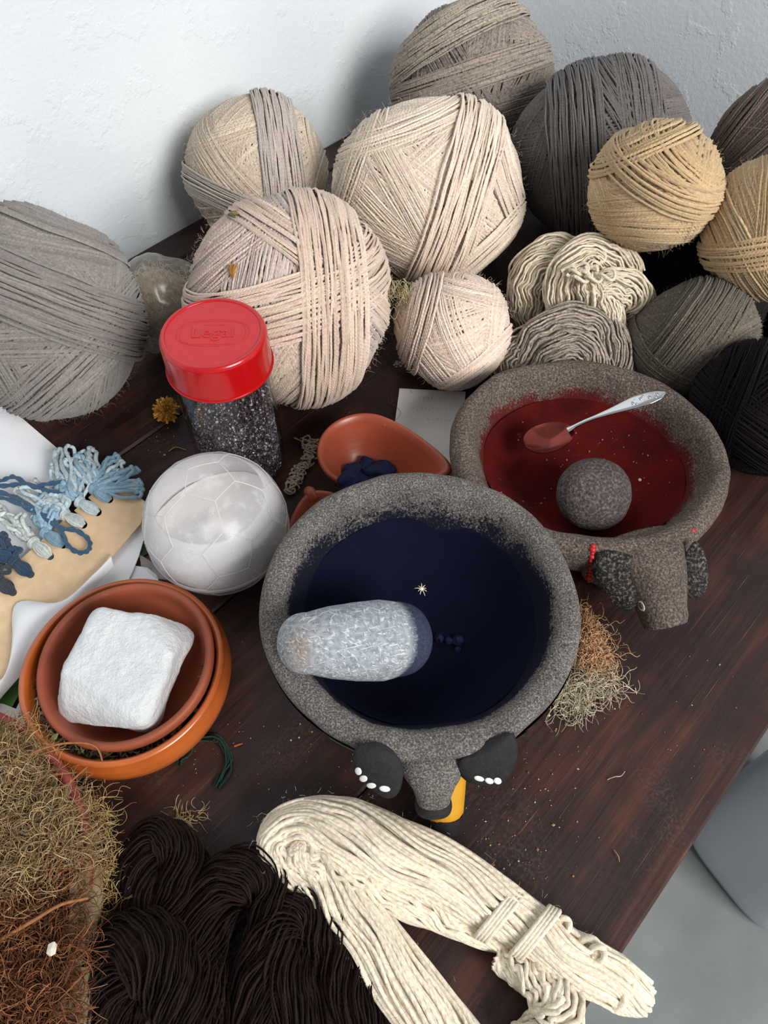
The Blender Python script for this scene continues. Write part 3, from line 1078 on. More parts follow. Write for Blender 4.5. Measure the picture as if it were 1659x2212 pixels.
def dust_b(V, k):
    z, x = V[:, 2], V[:, 0]
    inside = k < .46
    d = np.where(inside, np.clip((.1235 - z) / .010, -.2, 1.4), -.25)
    # far inner wall (away from the head) is barer, the near rim carries smears
    far = np.clip(-x / .09 + .1, 0, 1)
    d = np.where(inside, d * (1 - far) + far * np.clip((.127 - z) / .040, -.2, 1.4), d)
    d = d + np.where((~inside) & (k < .6), .14 + .12 * sn(V, 40, 3, 2) + np.clip(x / .1, 0, 1) * .12, 0)
    return d


bowl_b = mortar_bowl(mb, 'stone_blue', Bb, BC, prof_b, 128, dust_b, 3)
V, F = loft([(.100, .096, .033, .017), (.107, .097, .026, .0175), (.113, .095, .0200, .0175), (.1175, .0905, .0150, .0165), (.1235, .083, .0117, .0135), (.1268, .079, .0112, .012)])
head_b = build('head', V @ Bb.T + BC, F, MAT['stone_blue'], mb, attr={'dust': np.full(len(V), -.1)}, col=np.ones((len(V), 3)))
V, F = loft([(.1260, .0800, .0114, .0122), (.1288, .0768, .0122, .0128), (.1306, .0746, .0116, .0122)], n=8)
build('snout', V @ Bb.T + BC, F, MAT['paint_black'], mb)
eb1 = ear(mb, 'paint_black', [(776, 1602), (815, 1597), (848, 1613), (868, 1640), (872, 1668), (860, 1695), (836, 1702), (805, 1682), (776, 1652), (763, 1624)], .129, .107, (-.001, -.005, -.011))
eb2 = ear(mb, 'paint_black', [(1110, 1577), (1119, 1608), (1106, 1645), (1086, 1670), (1045, 1676), (1010, 1668), (989, 1646), (1000, 1630), (1035, 1604), (1076, 1583)], .129, .108, (.001, -.0045, -.011))
for (x, y, e, a) in ((774, 1666, eb1, .9), (785, 1682, eb1, .7), (802, 1697, eb1, .4), (831, 1704, eb1, .1), (1035, 1682, eb2, -.2), (1057, 1687, eb2, -.4), (1075, 1687, eb2, -.6)):
    s = spot(e, 'dot', 'paint_white', [e], x, y, .0036, .0024, .0007, a)
stub_leg(mb, 'paint_yellow', BC + Bb @ np.array([.07, .006, .055]), BC + Bb @ np.array([.124, .012, .016]), .026, .0135, 'leg')
stub_leg(mb, 'paint_black', BC + Bb @ np.array([.120, .0115, .020]), BC + Bb @ np.array([.1335, .009, .0005]), .0136, .0105, 'hoof')
for a in (2.2, -2.2):
    stub_leg(mb, 'stone_plain', BC + Bb @ np.array([.055 * math.cos(a), .055 * math.sin(a), .055]), BC + Bb @ np.array([.085 * math.cos(a), .085 * math.sin(a), .0005]), .028, .014)


def paint_band(root, mat, B, o, prof, z0, z1, a0, a1, name, off=.0007, wav=0.0):
    """a painted stripe lying just proud of the outer wall of a bowl"""
    p = cr(prof, 200)[95:]
    zs = np.linspace(z1, z0, 9)
    order = np.argsort(p[:, 1])
    rs = np.interp(zs, p[order, 1], p[order, 0]) + off
    a = np.linspace(a0, a1, max(6, int(abs(a1 - a0) * 22)))
    ww = wav * np.sin(a * 9)
    V = np.stack([rs[:, None] * np.cos(a), rs[:, None] * np.sin(a), zs[:, None] + ww[None]], -1).reshape(-1, 3)
    return build(name, V @ B.T + o, grid_faces(1, len(zs), len(a), wrap=False), MAT[mat], root)


PI = math.pi
paint_band(mb, 'paint_blue', Bb, BC, prof_b, .086, .113, .42, 2 * PI - .42, 'painted_band', wav=.001)
for (a0, a1, z0, z1, m) in ((-.62, -.44, .097, .1115, 'paint_green'), (-.75, -.47, .083, .0885, 'paint_white'), (.44, .60, .098, .1115, 'paint_green'), (.47, .8, .080, .088, 'paint_green'),
                            (.5, .95, .0905, .0935, 'paint_white'), (.55, 1.25, .076, .081, 'paint_orange'), (1.2, 1.7, .088, .105, 'paint_orange'), (-1.3, -.7, .072, .080, 'paint_green'), (-1.6, -1.35, .082, .1, 'paint_orange')):
    paint_band(mb, m, Bb, BC, prof_b, z0, z1, a0, a1, 'painted_mark', .0013, .0012)

# blue powder, lumps, pestle, seed head
V, F = lathe([(0, .0632), (.03, .0640), (.055, .0700), (.070, .0802), (.080, .0925), (.0840, .0978), (.0842, .0968), (.073, .079), (.055, .066), (.03, .0605), (0, .06)], 96, 60)
V[:, 2] += sn(V, 90, 8, 3) * .00025
setp(build('indigo_powder', V @ Bb.T + BC, F, MAT['indigo'], loc=BC + ZV * .06), 'dark blue pigment powder lying in the near stone mortar', 'powder', kind='stuff')
pa, pb = at(664, 1388, .130), at(858, 1380, .105)
ax = nrm(pb - pa)
s = np.linspace(0, 1, 60)
Ln = np.linalg.norm(pb - pa)
rr = np.interp(s, [0, .25, .5, .8, 1], [.0205, .0245, .0268, .0278, .026])
e0, e1 = .020, .024
xs, rs = [], []
for q in np.linspace(-1, 0, 14)[:-1]:
    xs.append(q * e0); rs.append(rr[0] * math.sqrt(max(0, 1 - abs(q) ** 2.6)) + 1e-4)
for q, r0 in zip(s, rr):
    xs.append(q * Ln); rs.append(r0)
for q in np.linspace(0, 1, 16)[1:]:
    xs.append(Ln + q * e1); rs.append(rr[-1] * math.sqrt(max(0, 1 - q ** 2.4)) + 1e-4)
P = pa + np.array(xs)[:, None] * ax
g = tubes(P, np.array(rs)[None], 48, ref=np.broadcast_to(ZV, P.shape)[None], flat=.97)
V = g.V[0]
V += nrm(V - np.repeat(P, 48, 0)) * (sn(V, 70, 5, 2) * .0009)[:, None]
tt = (V - pa) @ ax / Ln
dst = np.clip((tt - .86) / .25, 0, 1.1) + np.clip((.118 - V[:, 2]) / .03, 0, 1) * np.clip((tt - .45) / .5, 0, 1) * .7
cc = np.ones((len(V), 3))
wr = np.exp(-(((V - at(655, 1400, .145)) ** 2).sum(1)) / .0135 ** 2) * np.clip(sn(V, 160, 2, 2) * .6 + .5, 0, 1)
cc *= 1 - wr[:, None] * np.array([.18, .38, .5])
setp(build('pestle', V, g.F, MAT['pestle_blue'], attr={'dust': dst}, col=cc, loc=(pa + pb) / 2 - ZV * .03), 'pale grey stone pestle propped on the rim of the blue mortar', 'pestle')
for k, (x, y, rd) in enumerate(((947, 1381, .0042), (968, 1384, .0026), (991, 1386, .0040), (988, 1402, .0024))):
    V, F = ICO2
    V = V * (1 + .3 * sn(V, 2.5, k, 2))[:, None] * rd
    setp(build('indigo_crumb', V + at(x, y, .064 + rd * .5), F, MAT['indigo_lump'], smooth=False), ['blue crumb touching the tip of the pale pestle', 'tiny blue crumb between two larger crumbs by the pale pestle', 'rightmost blue crumb lying on the blue powder', 'lowest blue crumb lying on the blue powder'][k], 'pigment lump', 'indigo crumbs')
g = Geo()
c0 = at(911, 1273, .0655)
for k in range(9):
    a = k * .7 + .2
    L = .0035 + .0035 * ((k * 37) % 5) / 5
    P = c0 + np.stack([np.cos(a) * np.linspace(0, L, 6), np.sin(a) * np.linspace(0, L, 6), .0012 * np.sin(np.linspace(0, 3, 6))], -1)
    tubes(P, np.linspace(.0005, .00025, 6)[None], 5, col=lin(226, 216, 186), geo=g)
g.add(ICO2[0] * .0017 + c0, ICO2[1], col=np.array(lin(246, 240, 214)))
setp(g.build('seed_head', MAT['fibre'], loc=c0), 'tiny pale seed head lying on the blue powder', 'seed')

# red mortar
RC = np.array([.1785, .426, 0.0])
hr = np.array([.2203, .281]) - RC[:2]
mr = thing('stone_mortar', 'brownish stone mortar with a pig head holding red powder and a spoon', 'mortar', RC, 'pig-head stone mortars')
Br = rot_to(hr, -.1, (1, 0, 0))
RO = RC.copy()
prof_r = [(0, .030), (.035, .031), (.062, .036), (.08, .046), (.0925, .060), (.0985, .072), (.1025, .0805), (.1075, .0850), (.1145, .0852), (.1200, .080), (.1210, .070), (.116, .056), (.104, .038), (.084, .024), (.055, .016), (.025, .014), (0, .014)]


def dust_r(V, k):
    z, x, y = V[:, 2], V[:, 0], V[:, 1]
    inside = k < .46
    d = np.where(inside, np.clip((.074 - z) / .018, -.2, 1.3), -.3)
    return d + np.where(inside & (x < 0), -.12, 0)


bowl_r = mortar_bowl(mr, 'stone_red', Br, RO, prof_r, 128, dust_r, 13, .0015)
V, F = loft([(.104, .055, .050, .024), (.112, .058, .041, .0245), (.123, .060, .0295, .027), (.137, .052, .0232, .0235), (.149, .043, .0188, .0195), (.156, .037, .0178, .0180), (.160, .034, .0165, .0165)])
V = V + (sn(V, 90, 4, 3) * .0006)[:, None]
head_r = build('head', V @ Br.T + RO, F, MAT['stone_red'], mr, attr={'dust': np.full(len(V), -.3)}, col=np.ones((len(V), 3)))
er1 = ear(mr, 'paint_black_worn', [(1294, 1190), (1322, 1184), (1360, 1192), (1394, 1214), (1399, 1250), (1392, 1288), (1372, 1304), (1345, 1288), (1318, 1255), (1298, 1222)], .098, .068, (-.005, -.002, -.013))
er2 = ear(mr, 'paint_black_worn', [(1478, 1196), (1502, 1164), (1522, 1186), (1531, 1225), (1529, 1262), (1508, 1273), (1488, 1266), (1477, 1235)], .098, .074, (.001, -.003, -.013))
for (x, y) in ((1385, 1309),):
    e = spot(mr, 'eye_ring', 'paint_white', [head_r], x, y, .0052, .0042, .0006, .4)
    if e: spot(e, 'eye', 'stone_plain', [head_r, e], x, y, .0032, .0027, .0012, .4)
spot(mr, 'painted_mark', 'paint_red', [bowl_r, head_r], 1499, 1146, .0024, .0018)
g = Geo()
for k in range(12):
    h = surface_hit([bowl_r, head_r], 1281 - k * .9, 1180 + k * 7.5)
    if h is not None:
        V, F = ICO1
        g.add(h[0] + V * np.array([.0026, .0022, .0022]) * (1 + .25 * math.sin(k * 2.3)), F)
g.build('painted_stripe', MAT['paint_red'], mr)
for a in (0.0, 2.15, -2.15):
    ro = .075 if a == 0 else .07
    stub_leg(mr, 'stone_plain', RO + Br @ np.array([ro * math.cos(a), ro * math.sin(a), .035]), RC + np.append((Br @ np.array([(ro + .012) * math.cos(a), (ro + .012) * math.sin(a), 0]))[:2], .0005), .026, .016)
V, F = lathe([(0, .0375), (.03, .0378), (.055, .040), (.072, .0455), (.0845, .0535), (.0885, .0575), (.0882, .0565), (.072, .043), (.04, .0335), (0, .032)], 80, 50)
V[:, 2] += sn(V, 70, 9, 3) * .0007
powder_r = setp(build('cochineal_powder', V @ Br.T + RO, F, MAT['carmine'], loc=RO + ZV * .03), 'deep red pigment powder lying in the far stone mortar', 'powder', kind='stuff')
g = Geo()
rr_ = np.random.default_rng(12)
for k in range(60):
    h = surface_hit([powder_r], rr_.uniform(1080, 1480), rr_.uniform(890, 1100)) if k < 40 else surface_hit([powder_r], rr_.uniform(1150, 1400), rr_.uniform(930, 1010))
    if h is not None:
        s_ = rr_.uniform(.0004, .0012)
        g.add(h[0] + ICO1[0] * s_ + ZV * s_ * .5, ICO1[1], col=np.array(lin(150, 90, 84)) * rr_.uniform(.7, 1.3))
h = surface_hit([powder_r], 1382, 1037)
g.add(h[0] + ICO1[0] * .0018, ICO1[1], col=np.array(lin(214, 190, 186)))
setp(g.build('powder_grains', MAT['fibre'], loc=RO + ZV * .04), 'small pale grains scattered on the red powder', 'grains', kind='stuff')
# red pestle: rounded stone, its blunt end towards the viewer
pc = at(1283, 1068, .074)
vd = nrm(pc - CAM)
V, F = uvsphere(48, 36)
B3 = np.stack([CR, nrm(np.cross(vd, CR)), vd], 1)
q = np.sign(V) * np.abs(V) ** .93
q = q * np.array([.0325, .0310, .036])
V2 = q @ B3.T + pc
V2 += nrm(q @ B3.T) * (sn(V, 3, 21, 3) * .0009)[:, None]
dz = np.clip((V2 - pc) @ np.array([0, .8, .45]) / .034, -1, 1)
dst = np.clip((dz - .72) / .3, 0, 1) + np.clip((.052 - V2[:, 2]) / .012, 0, 1)
setp(build('pestle', V2, F, MAT['stone_pestle'], attr={'dust': dst}, col=np.ones((len(V2), 3)), loc=pc - ZV * .034), 'dark rounded stone pestle sitting in the red powder', 'pestle')

# spoon
sp = thing('teaspoon', 'steel teaspoon with a patterned handle end lying in the red powder', 'spoon', at(1186, 946, .058))
bl = ats([(1134, 962, .066), (1236, 926, .070)])
sx = nrm(bl[1] - bl[0])
sy = nrm(np.cross(ZV, sx))
sz = np.cross(sx, sy)
L = np.linalg.norm(bl[1] - bl[0])
u = np.concatenate([np.linspace(0, 1, 30)[:1], .5 - .5 * np.cos(np.linspace(.12, np.pi, 29))])
wd = .0158 * np.sqrt(np.clip(1 - np.abs((u - .46) / np.where(u < .46, .462, .545)) ** 2.1, 0, 1)) + .0004
wd[-6:] = np.maximum(wd[-6:], np.linspace(.0045, .0022, 6))
v = np.linspace(-1, 1, 17)
top, bot = [], []
for i in range(30):
    dep = -.0062 * math.sin(math.pi * min(u[i] * .97 + .015, 1)) ** .8 * (1 - v ** 2)
    base = bl[0] + sx * L * u[i]
    top.append(base + v[:, None] * wd[i] * sy + dep[:, None] * sz)
top = np.array(top).reshape(-1, 3)
g = Geo()
f = grid_faces(1, 30, 17, wrap=False)
g.add(np.vstack([top, top - sz * .0009]), [f[:, ::-1], f + 30 * 17])
g.build('spoon_bowl', plain('spoon_steel_with_red_film', lin(132, 62, 57), .18, .5, .2, 120, Metallic=.9), sp)
hp = cr(ats([(1226, 929, .0698), (1262, 911, .077), (1320, 888, .088), (1380, 866, .097), (1437, 848, .103)]), 40)
hw = np.interp(np.linspace(0, 1, 40), [0, .12, .35, .5, .7, .85, .95, 1], [.0030, .0019, .0021, .0036, .0066, .0072, .0052, .0012])
ht = np.interp(np.linspace(0, 1, 40), [0, .3, .6, 1], [.0016, .0017, .0012, .001])
T, N1, B1 = frames(hp[None], ref=np.broadcast_to(ZV, hp.shape)[None])
a = np.linspace(0, 2 * np.pi, 16, endpoint=False)
V = hp[:, None] + np.cos(a)[None, :, None] * (ht[:, None] * N1[0])[:, None] + np.sin(a)[None, :, None] * (hw[:, None] * B1[0])[:, None]
build('spoon_handle', V.reshape(-1, 3), grid_faces(1, 40, 16), MAT['metal'], sp)
g = Geo()
for k in range(14):
    i = 27 + (k % 7) * 1.6
    i0 = int(i)
    c0 = hp[i0] + N1[0, i0] * ht[i0] + B1[0, i0] * hw[i0] * (.45 if k < 7 else -.35) * math.sin(k * 1.7)
    g.add(c0 + ICO1[0] * np.array([.0012, .0012, .0005]) * (1 + .4 * math.sin(k * 3)), ICO1[1])
g.build('handle_relief', MAT['metal'], sp)

# ------------------------------------------------------------------ jar with a red lid
JC = np.array([-.1392, .4778, 0.0])
jar = thing('glass_jar', 'clear glass jar with a red screw lid, half full of crystals', 'jar', JC)
V, F = lathe([(0, .003), (.034, .003), (.0375, .0055), (.0385, .011), (.0392, .06), (.0388, .11), (.0384, .130), (.0370, .1345), (.037, .150),
              (.0395, .150), (.0398, .136), (.0414, .131), (.0418, .11), (.0422, .06), (.0418, .010), (.040, .003), (.036, .0003), (.028, .002), (0, .0025)], 96, None, JC)
build('glass_body', V, F, MAT['glass'], jar)
V, F = lathe([(0.0405, .1375), (.0450, .1365), (.0456, .1385), (.0444, .1405), (.0440, .165), (.0432, .1702), (.0412, .1725), (.0392, .1722), (.0386, .1712)], 96, 60, JC)
lid = build('lid', V, F, MAT['red_plastic'], jar)
V, F = lathe([(.0388, .1714), (.02, .1714), (0, .1714)], 96, None, JC)
build('lid_top', V, F, MAT['red_dusty'], lid)


def text_mesh(txt, size, extr, origin, xdir, ydir, name, mat, parent, font_align='CENTER'):
    cu = bpy.data.curves.new(name, 'FONT')
    cu.body = txt
    cu.size = size
    cu.extrude = extr
    cu.align_x = font_align
    cu.align_y = 'CENTER'
    cu.resolution_u = 3
    o = bpy.data.objects.new(name, cu)
    COL.objects.link(o)
    dg = bpy.context.evaluated_depsgraph_get()
    me = bpy.data.meshes.new_from_object(o.evaluated_get(dg))
    V = np.array([v.co[:] for v in me.vertices])
    F = [list(p.vertices) for p in me.polygons]
    bpy.data.objects.remove(o)
    bpy.data.curves.remove(cu)
    bpy.data.meshes.remove(me)
    zd = np.cross(xdir, ydir)
    W = np.array(origin) + V[:, :1] * xdir + V[:, 1:2] * ydir + V[:, 2:] * zd
    return build(name, W, F, mat, parent, smooth=False)


xd = nrm(np.array([1, .02, 0])); yd = np.array([-xd[1], xd[0], 0])
zt = JC + ZV * .17145
text_mesh('Legal', .0175, .0005, zt + yd * .000, xd, yd, 'lettering', MAT['red_dusty'], lid)
g = Geo()
th = np.linspace(0, 2 * np.pi, 80)
for (rx, ry, e) in ((.0265, .0135, 3.5), (.0295, .0155, 2.6)):
    c_, s_ = np.cos(th), np.sin(th)
    P = zt + (np.sign(c_) * np.abs(c_) ** (2 / e) * rx)[:, None] * xd + (np.sign(s_) * np.abs(s_) ** (2 / e) * ry)[:, None] * yd
    tubes(P, .00022, 4, geo=g, col=(1, 1, 1))
g.build('raised_border', MAT['red_dusty'], lid)
g = Geo()
for k in range(15):
    x = (k - 7) * .00115
    h_ = .0008 + .0005 * ((k * 7) % 3)
    P = np.array([zt + xd * x + yd * (.0092 - h_ * .5), zt + xd * (x + .0004) + yd * (.0092 + h_ * .5)])
    tubes(cr(P, 3), .00018, 4, geo=g, col=(1, 1, 1))
g.build('raised_marks', MAT['red_dusty'], lid)
# crystals in the jar
gr = np.random.default_rng(5)
g = Geo()
oc = np.array([[1, 0, 0], [-1, 0, 0], [0, 1, 0], [0, -1, 0], [0, 0, 1], [0, 0, -1]], float)
of = np.array([[0, 2, 4], [2, 1, 4], [1, 3, 4], [3, 0, 4], [2, 0, 5], [1, 2, 5], [3, 1, 5], [0, 3, 5]])


def level(x, y):
    return .088 + .55 * x + .15 * y


nn = 9000
aa = gr.uniform(0, 2 * np.pi, nn)
rad = np.where(gr.uniform(size=nn) < .75, gr.uniform(.0362, .0376, nn), .0376 * np.sqrt(gr.uniform(size=nn)))
px_, py_ = rad * np.cos(aa), rad * np.sin(aa)
lv = level(px_, py_)
pz_ = np.where(rad > .0361, gr.uniform(.006, 1, nn) * lv, lv + gr.normal(0, .0007, nn))
keep = pz_ > .005
P = np.stack([px_, py_, pz_], -1)[keep]
S_ = len(P)
sc = gr.uniform(.0007, .0017, (S_, 1, 1)) * gr.uniform(.6, 1.3, (S_, 1, 3))
Rm = np.linalg.qr(gr.normal(size=(S_, 3, 3)))[0]
Vg = P[:, None] + np.einsum('svk,skj->svj', oc[None] * sc, Rm)
Vg[..., :2] *= np.minimum(1, .0384 / np.maximum(np.linalg.norm(Vg[..., :2], axis=-1, keepdims=True), 1e-6))
tone = gr.choice([0, 1, 2], S_, p=[.52, .39, .09])
cols = np.array([lin(70, 58, 62), lin(112, 100, 106), lin(196, 190, 196)])[tone]
g.add(Vg.reshape(-1, 3) + JC, (of[None] + (np.arange(S_) * 6)[:, None, None]).reshape(-1, 3), col=np.repeat(cols, 6, 0))
pf = [(0, .0045), (.033, .0045), (.0358, .008), (.0360, .08), (.0359, .0801), (.02, .08), (0, .08)]
V, F = lathe(pf, 64, None)
topm = V[:, 2] > .05
V[topm, 2] = level(V[topm, 0], V[topm, 1]) - .001
g.add(V + JC, F, col=np.array(lin(60, 50, 54)))
setp(g.build('jar_crystals', MAT['granule'], loc=JC + ZV * .004, smooth=False), 'purple-grey crystal granules filling the red-lidded jar', 'crystals', kind='stuff')

# ------------------------------------------------------------------ football-shaped plastic tub with white powder
PC = np.array([-.1417, .3656, .0610])
PR = .0605
tub = thing('plastic_tub', 'clear football-shaped plastic tub of white powder beside the blue mortar', 'tub', PC - ZV * .061)
ph = np.linspace(math.radians(-90), math.radians(90), 60)
zb = -.0602
V, F = lathe([(max(PR * math.cos(a), 1e-5), max(PR * math.sin(a), zb)) for a in ph], 96, None, PC)
build('shell', V, F, MAT['dome'], tub)
ph = np.linspace(math.radians(-8), math.radians(40), 20)
pr = [((PR - .0016) * math.cos(a), (PR - .0016) * math.sin(a)) for a in ph]
pr += [((PR - .0026) * math.cos(a), (PR - .0026) * math.sin(a)) for a in ph[::-1]]
V, F = lathe(pr, 96, None, PC)
build('inner_neck', V, F, MAT['neck'], tub)
pr = [((PR + .0002) * math.cos(a), (PR + .0002) * math.sin(a)) for a in np.radians([-14, -13, -9, -8])]
pr[1] = (pr[1][0] + .0007, pr[1][1]); pr[2] = (pr[2][0] + .0007, pr[2][1])
V, F = lathe(pr, 96, None, PC)
build('seam_ring', V, F, MAT['neck'], tub)
# football seams: edges of a truncated icosahedron, raised on the shell
iv = []
gphi = (1 + 5 ** .5) / 2
for a_ in (1, -1):
    for b_ in (gphi, -gphi):
        iv += [(0, a_, b_), (a_, b_, 0), (b_, 0, a_)]
iv = nrm(np.array(iv, float))
ed = [(i, j) for i in range(12) for j in range(12) if i != j and np.linalg.norm(iv[i] - iv[j]) < 1.06]
tv = {e: nrm(iv[e[0]] * 2 + iv[e[1]]) for e in ed}
segs_ = []
for (i, j) in ed:
    if i < j: segs_.append((tv[(i, j)], tv[(j, i)]))
    for (i2, j2) in ed:
        if i2 == i and j2 > j and np.linalg.norm(iv[j] - iv[j2]) < 1.06: segs_.append((tv[(i, j)], tv[(i2, j2)]))
Rt = np.array(Matrix.Rotation(.5, 3, 'X') @ Matrix.Rotation(.25, 3, 'Y') @ Matrix.Rotation(.3, 3, 'Z'))
g = Geo()
for a_, b_ in segs_:
    t = np.linspace(0, 1, 8)[:, None]
    q = nrm(a_ * (1 - t) + b_ * t) @ Rt.T
    if q[:, 2].min() * PR < zb + .004: continue
    tubes(PC + q * (PR - .0001), .0005, 5, geo=g, col=(1, 1, 1))
g.build('seam_lines', MAT['neck'], tub)
# powder heap
V, F = uvsphere(64, 40)
P = V * (PR - .0030)
cut = .006 + .22 * P[:, 0] - .18 * P[:, 1] + .010 * np.exp(-((P[:, 0] + .002) ** 2 + (P[:, 1] + .012) ** 2) / .018 ** 2) + sn(P, 130, 4, 3) * .0008
P[:, 2] = np.minimum(P[:, 2], cut)
P[:, 2] = np.maximum(P[:, 2], zb + .0012)
setp(build('white_powder', P + PC, F, MAT['white_powder'], loc=PC + ZV * (zb + .001)), 'white powder heaped inside the football-shaped tub', 'powder', kind='stuff')

# ------------------------------------------------------------------ nested clay bowls with an alum block
OC = np.array([-.2015, .2425, 0.0])
V, F = lathe([(0, .010), (.045, .010), (.062, .020), (.0690, .036), (.0712, .0445), (.0735, .0478), (.0768, .0468), (.0778, .0435), (.0800, .036), (.0806, .028), (.0775, .018), (.068, .008), (.052, .001), (.045, .0002), (0, .0002)], 112, 90, OC)
V += (nrm(V - OC) * (sn(V, 30, 6, 2) * .0006)[:, None])
setp(build('clay_bowl', V, F, MAT['clay_glaze'], loc=OC), 'glazed orange clay bowl holding dried leaves and the smaller bowl', 'bowl', 'nested clay bowls')
IC = np.array([-.1955, .2455, .0135])
Ri = np.array(Matrix.Rotation(.05, 3, 'X') @ Matrix.Rotation(-.05, 3, 'Y'))
V, F = lathe([(0, .005), (.035, .006), (.050, .014), (.0578, .028), (.0605, .0385), (.0625, .0422), (.0655, .0428), (.0672, .0405), (.0668, .036), (.0640, .026), (.0570, .012), (.040, .001), (0, .0002)], 112, 80)
V += nrm(V) * (sn(V, 32, 7, 2) * .0006)[:, None]
setp(build('clay_bowl', V @ Ri.T + IC, F, MAT['clay'], loc=IC), 'smaller matte clay bowl nested in the glazed one, holding a white block', 'bowl', 'nested clay bowls')
# dried leaves between the bowls
lr = np.random.default_rng(31)
g = Geo()
for k in range(420):
    a_ = lr.uniform(2.4, 6.4)
    rd = lr.uniform(.060, .0705)
    c0 = OC + np.array([rd * math.cos(a_), rd * math.sin(a_), lr.uniform(.028, .0385)])
    t1 = nrm(lr.normal(size=3) * np.array([1, 1, .35]))
    t2 = nrm(np.cross(t1, lr.normal(size=3)))
    l_, w_ = lr.uniform(.004, .009), lr.uniform(.0008, .0022)
    nn_ = np.cross(t1, t2)
    V = np.array([c0 - t1 * l_ * .6, c0 + t2 * w_, c0 + t1 * l_ * .6, c0 - t2 * w_, c0 + nn_ * w_ * .5, c0 - nn_ * w_ * .3])
    F = np.array([[0, 1, 4], [1, 2, 4], [2, 3, 4], [3, 0, 4], [1, 0, 5], [2, 1, 5], [3, 2, 5], [0, 3, 5]])
    cc = np.array([lin(92, 78, 52), lin(126, 110, 72), lin(66, 52, 38), lin(140, 136, 96)][lr.integers(4)])
    g.add(V, F, col=cc)
V, F = lathe([(.052, .0150), (.058, .0235), (.0660, .0325), (.0690, .0352)], 80, 10, OC)
g.add(V, F, col=np.array(lin(70, 58, 40)))
setp(g.build('dried_leaves', MAT['lichen'], loc=OC + ZV * .02, smooth=False), 'dried leaf crumbs packed between the two clay bowls', 'dried leaves', kind='stuff')
# alum block
AC = at(272, 1440, .055)
bx, bd = [], []
V, F = ICO4
import bmesh as _bm
b = _bm.new()
_bm.ops.create_icosphere(b, subdivisions=6, radius=1)
V = np.array([v.co[:] for v in b.verts]); F = np.array([[v.index for v in f.verts] for f in b.faces]); b.free()
e = 6.5
q = V / (np.abs(V) ** e).sum(1, keepdims=True) ** (1 / e)
q = q * np.array([.0385, .0425, .021])
q[:, 0] += q[:, 1] * .14
q = q * (1 + .05 * sn(q, 45, 61, 3) + .016 * sn(q, 200, 62, 4))[:, None]
chip = np.clip((q @ nrm(np.array([.6, .62, .5]))) - .038, 0, 1)
q -= chip[:, None] * nrm(np.array([.6, .62, .5])) * .8
chip = np.clip((q @ nrm(np.array([-.3, -.7, .65]))) - .034, 0, 1)
q -= chip[:, None] * nrm(np.array([-.3, -.7, .65])) * .7
Ra = np.array(Matrix.Rotation(-.14, 3, 'Z') @ Matrix.Rotation(.20, 3, 'X') @ Matrix.Rotation(.05, 3, 'Y'))
setp(build('alum_block', q @ Ra.T + AC, F, MAT['alum']), 'rough white crystalline block sitting in the nested clay bowls', 'mineral block')


# ------------------------------------------------------------------ clay scoops
def scoop(label, c, ang, L0, W0, depth, tip, rimz, tilt=(0, 0), nub=False):
    """egg-shaped shallow bowl: round at one end, drawn out at the other (local +x)"""
    u = np.linspace(0, 2 * np.pi, 72, endpoint=False)
    ex = np.where(np.cos(u) > 0, L0 * (np.abs(np.cos(u)) ** (1.0 if not nub else 1.0)), -W0 * .96 * np.abs(np.cos(u)))
    taper = np.where(np.cos(u) > 0, 1 - tip * np.abs(np.cos(u)) ** 1.6, 1)
    ey = W0 * np.sin(u) * taper
    rim = np.stack([ex, ey], -1)
    rows = []
    wall = .0042
    lift = np.where(np.cos(u) > 0, .012 * np.cos(u) ** 2, 0)
    for f in np.linspace(.02, 1, 16):           # inside, from the middle out
        z = rimz - depth * (1 - f ** 2.4)
        rows.append(np.concatenate([rim * f * (1 - wall / W0), np.full((72, 1), z) + (lift * f ** 3)[:, None]], 1))
    rows.append(np.concatenate([rim * (1 - wall * .4 / W0), np.full((72, 1), rimz + .0012) + lift[:, None]], 1))
    rows.append(np.concatenate([rim * 1.0, np.full((72, 1), rimz - .0008) + lift[:, None]], 1))
    for f in np.linspace(.97, .02, 14):
        z = rimz - depth * (1 - f ** 2.2) - .004
        rows.append(np.concatenate([rim * f, np.maximum(np.full((72, 1), z) + (lift * f ** 3)[:, None], rimz - depth - .0045)], 1))
    V = np.array(rows)
    V = V.reshape(-1, 3)
    R = np.array(Matrix.Rotation(ang, 3, 'Z') @ Matrix.Rotation(tilt[0], 3, 'X') @ Matrix.Rotation(tilt[1], 3, 'Y'))
    n = len(rows)
    root = thing('clay_scoop', label, 'scoop', (c[0], c[1], 0), 'clay scoops')
    b = build('scoop_bowl', V @ R.T + np.array(c), grid_faces(1, n, 72), MAT['clay_scoop'], root)
    if nub:
        p = cr([[L0 * .93, 0, rimz + .006], [L0 * 1.02, .001, rimz + .011], [L0 * 1.10, .001, rimz + .008]], 10)
        g = tubes(p @ R.T + np.array(c), np.array([.006, .0062, .006, .0058, .0056, .0052, .0046, .0038, .0026, .0006])[None], 14, col=(1, 1, 1))
        g.build('handle_nub', MAT['clay_scoop'], root)
    return b, root


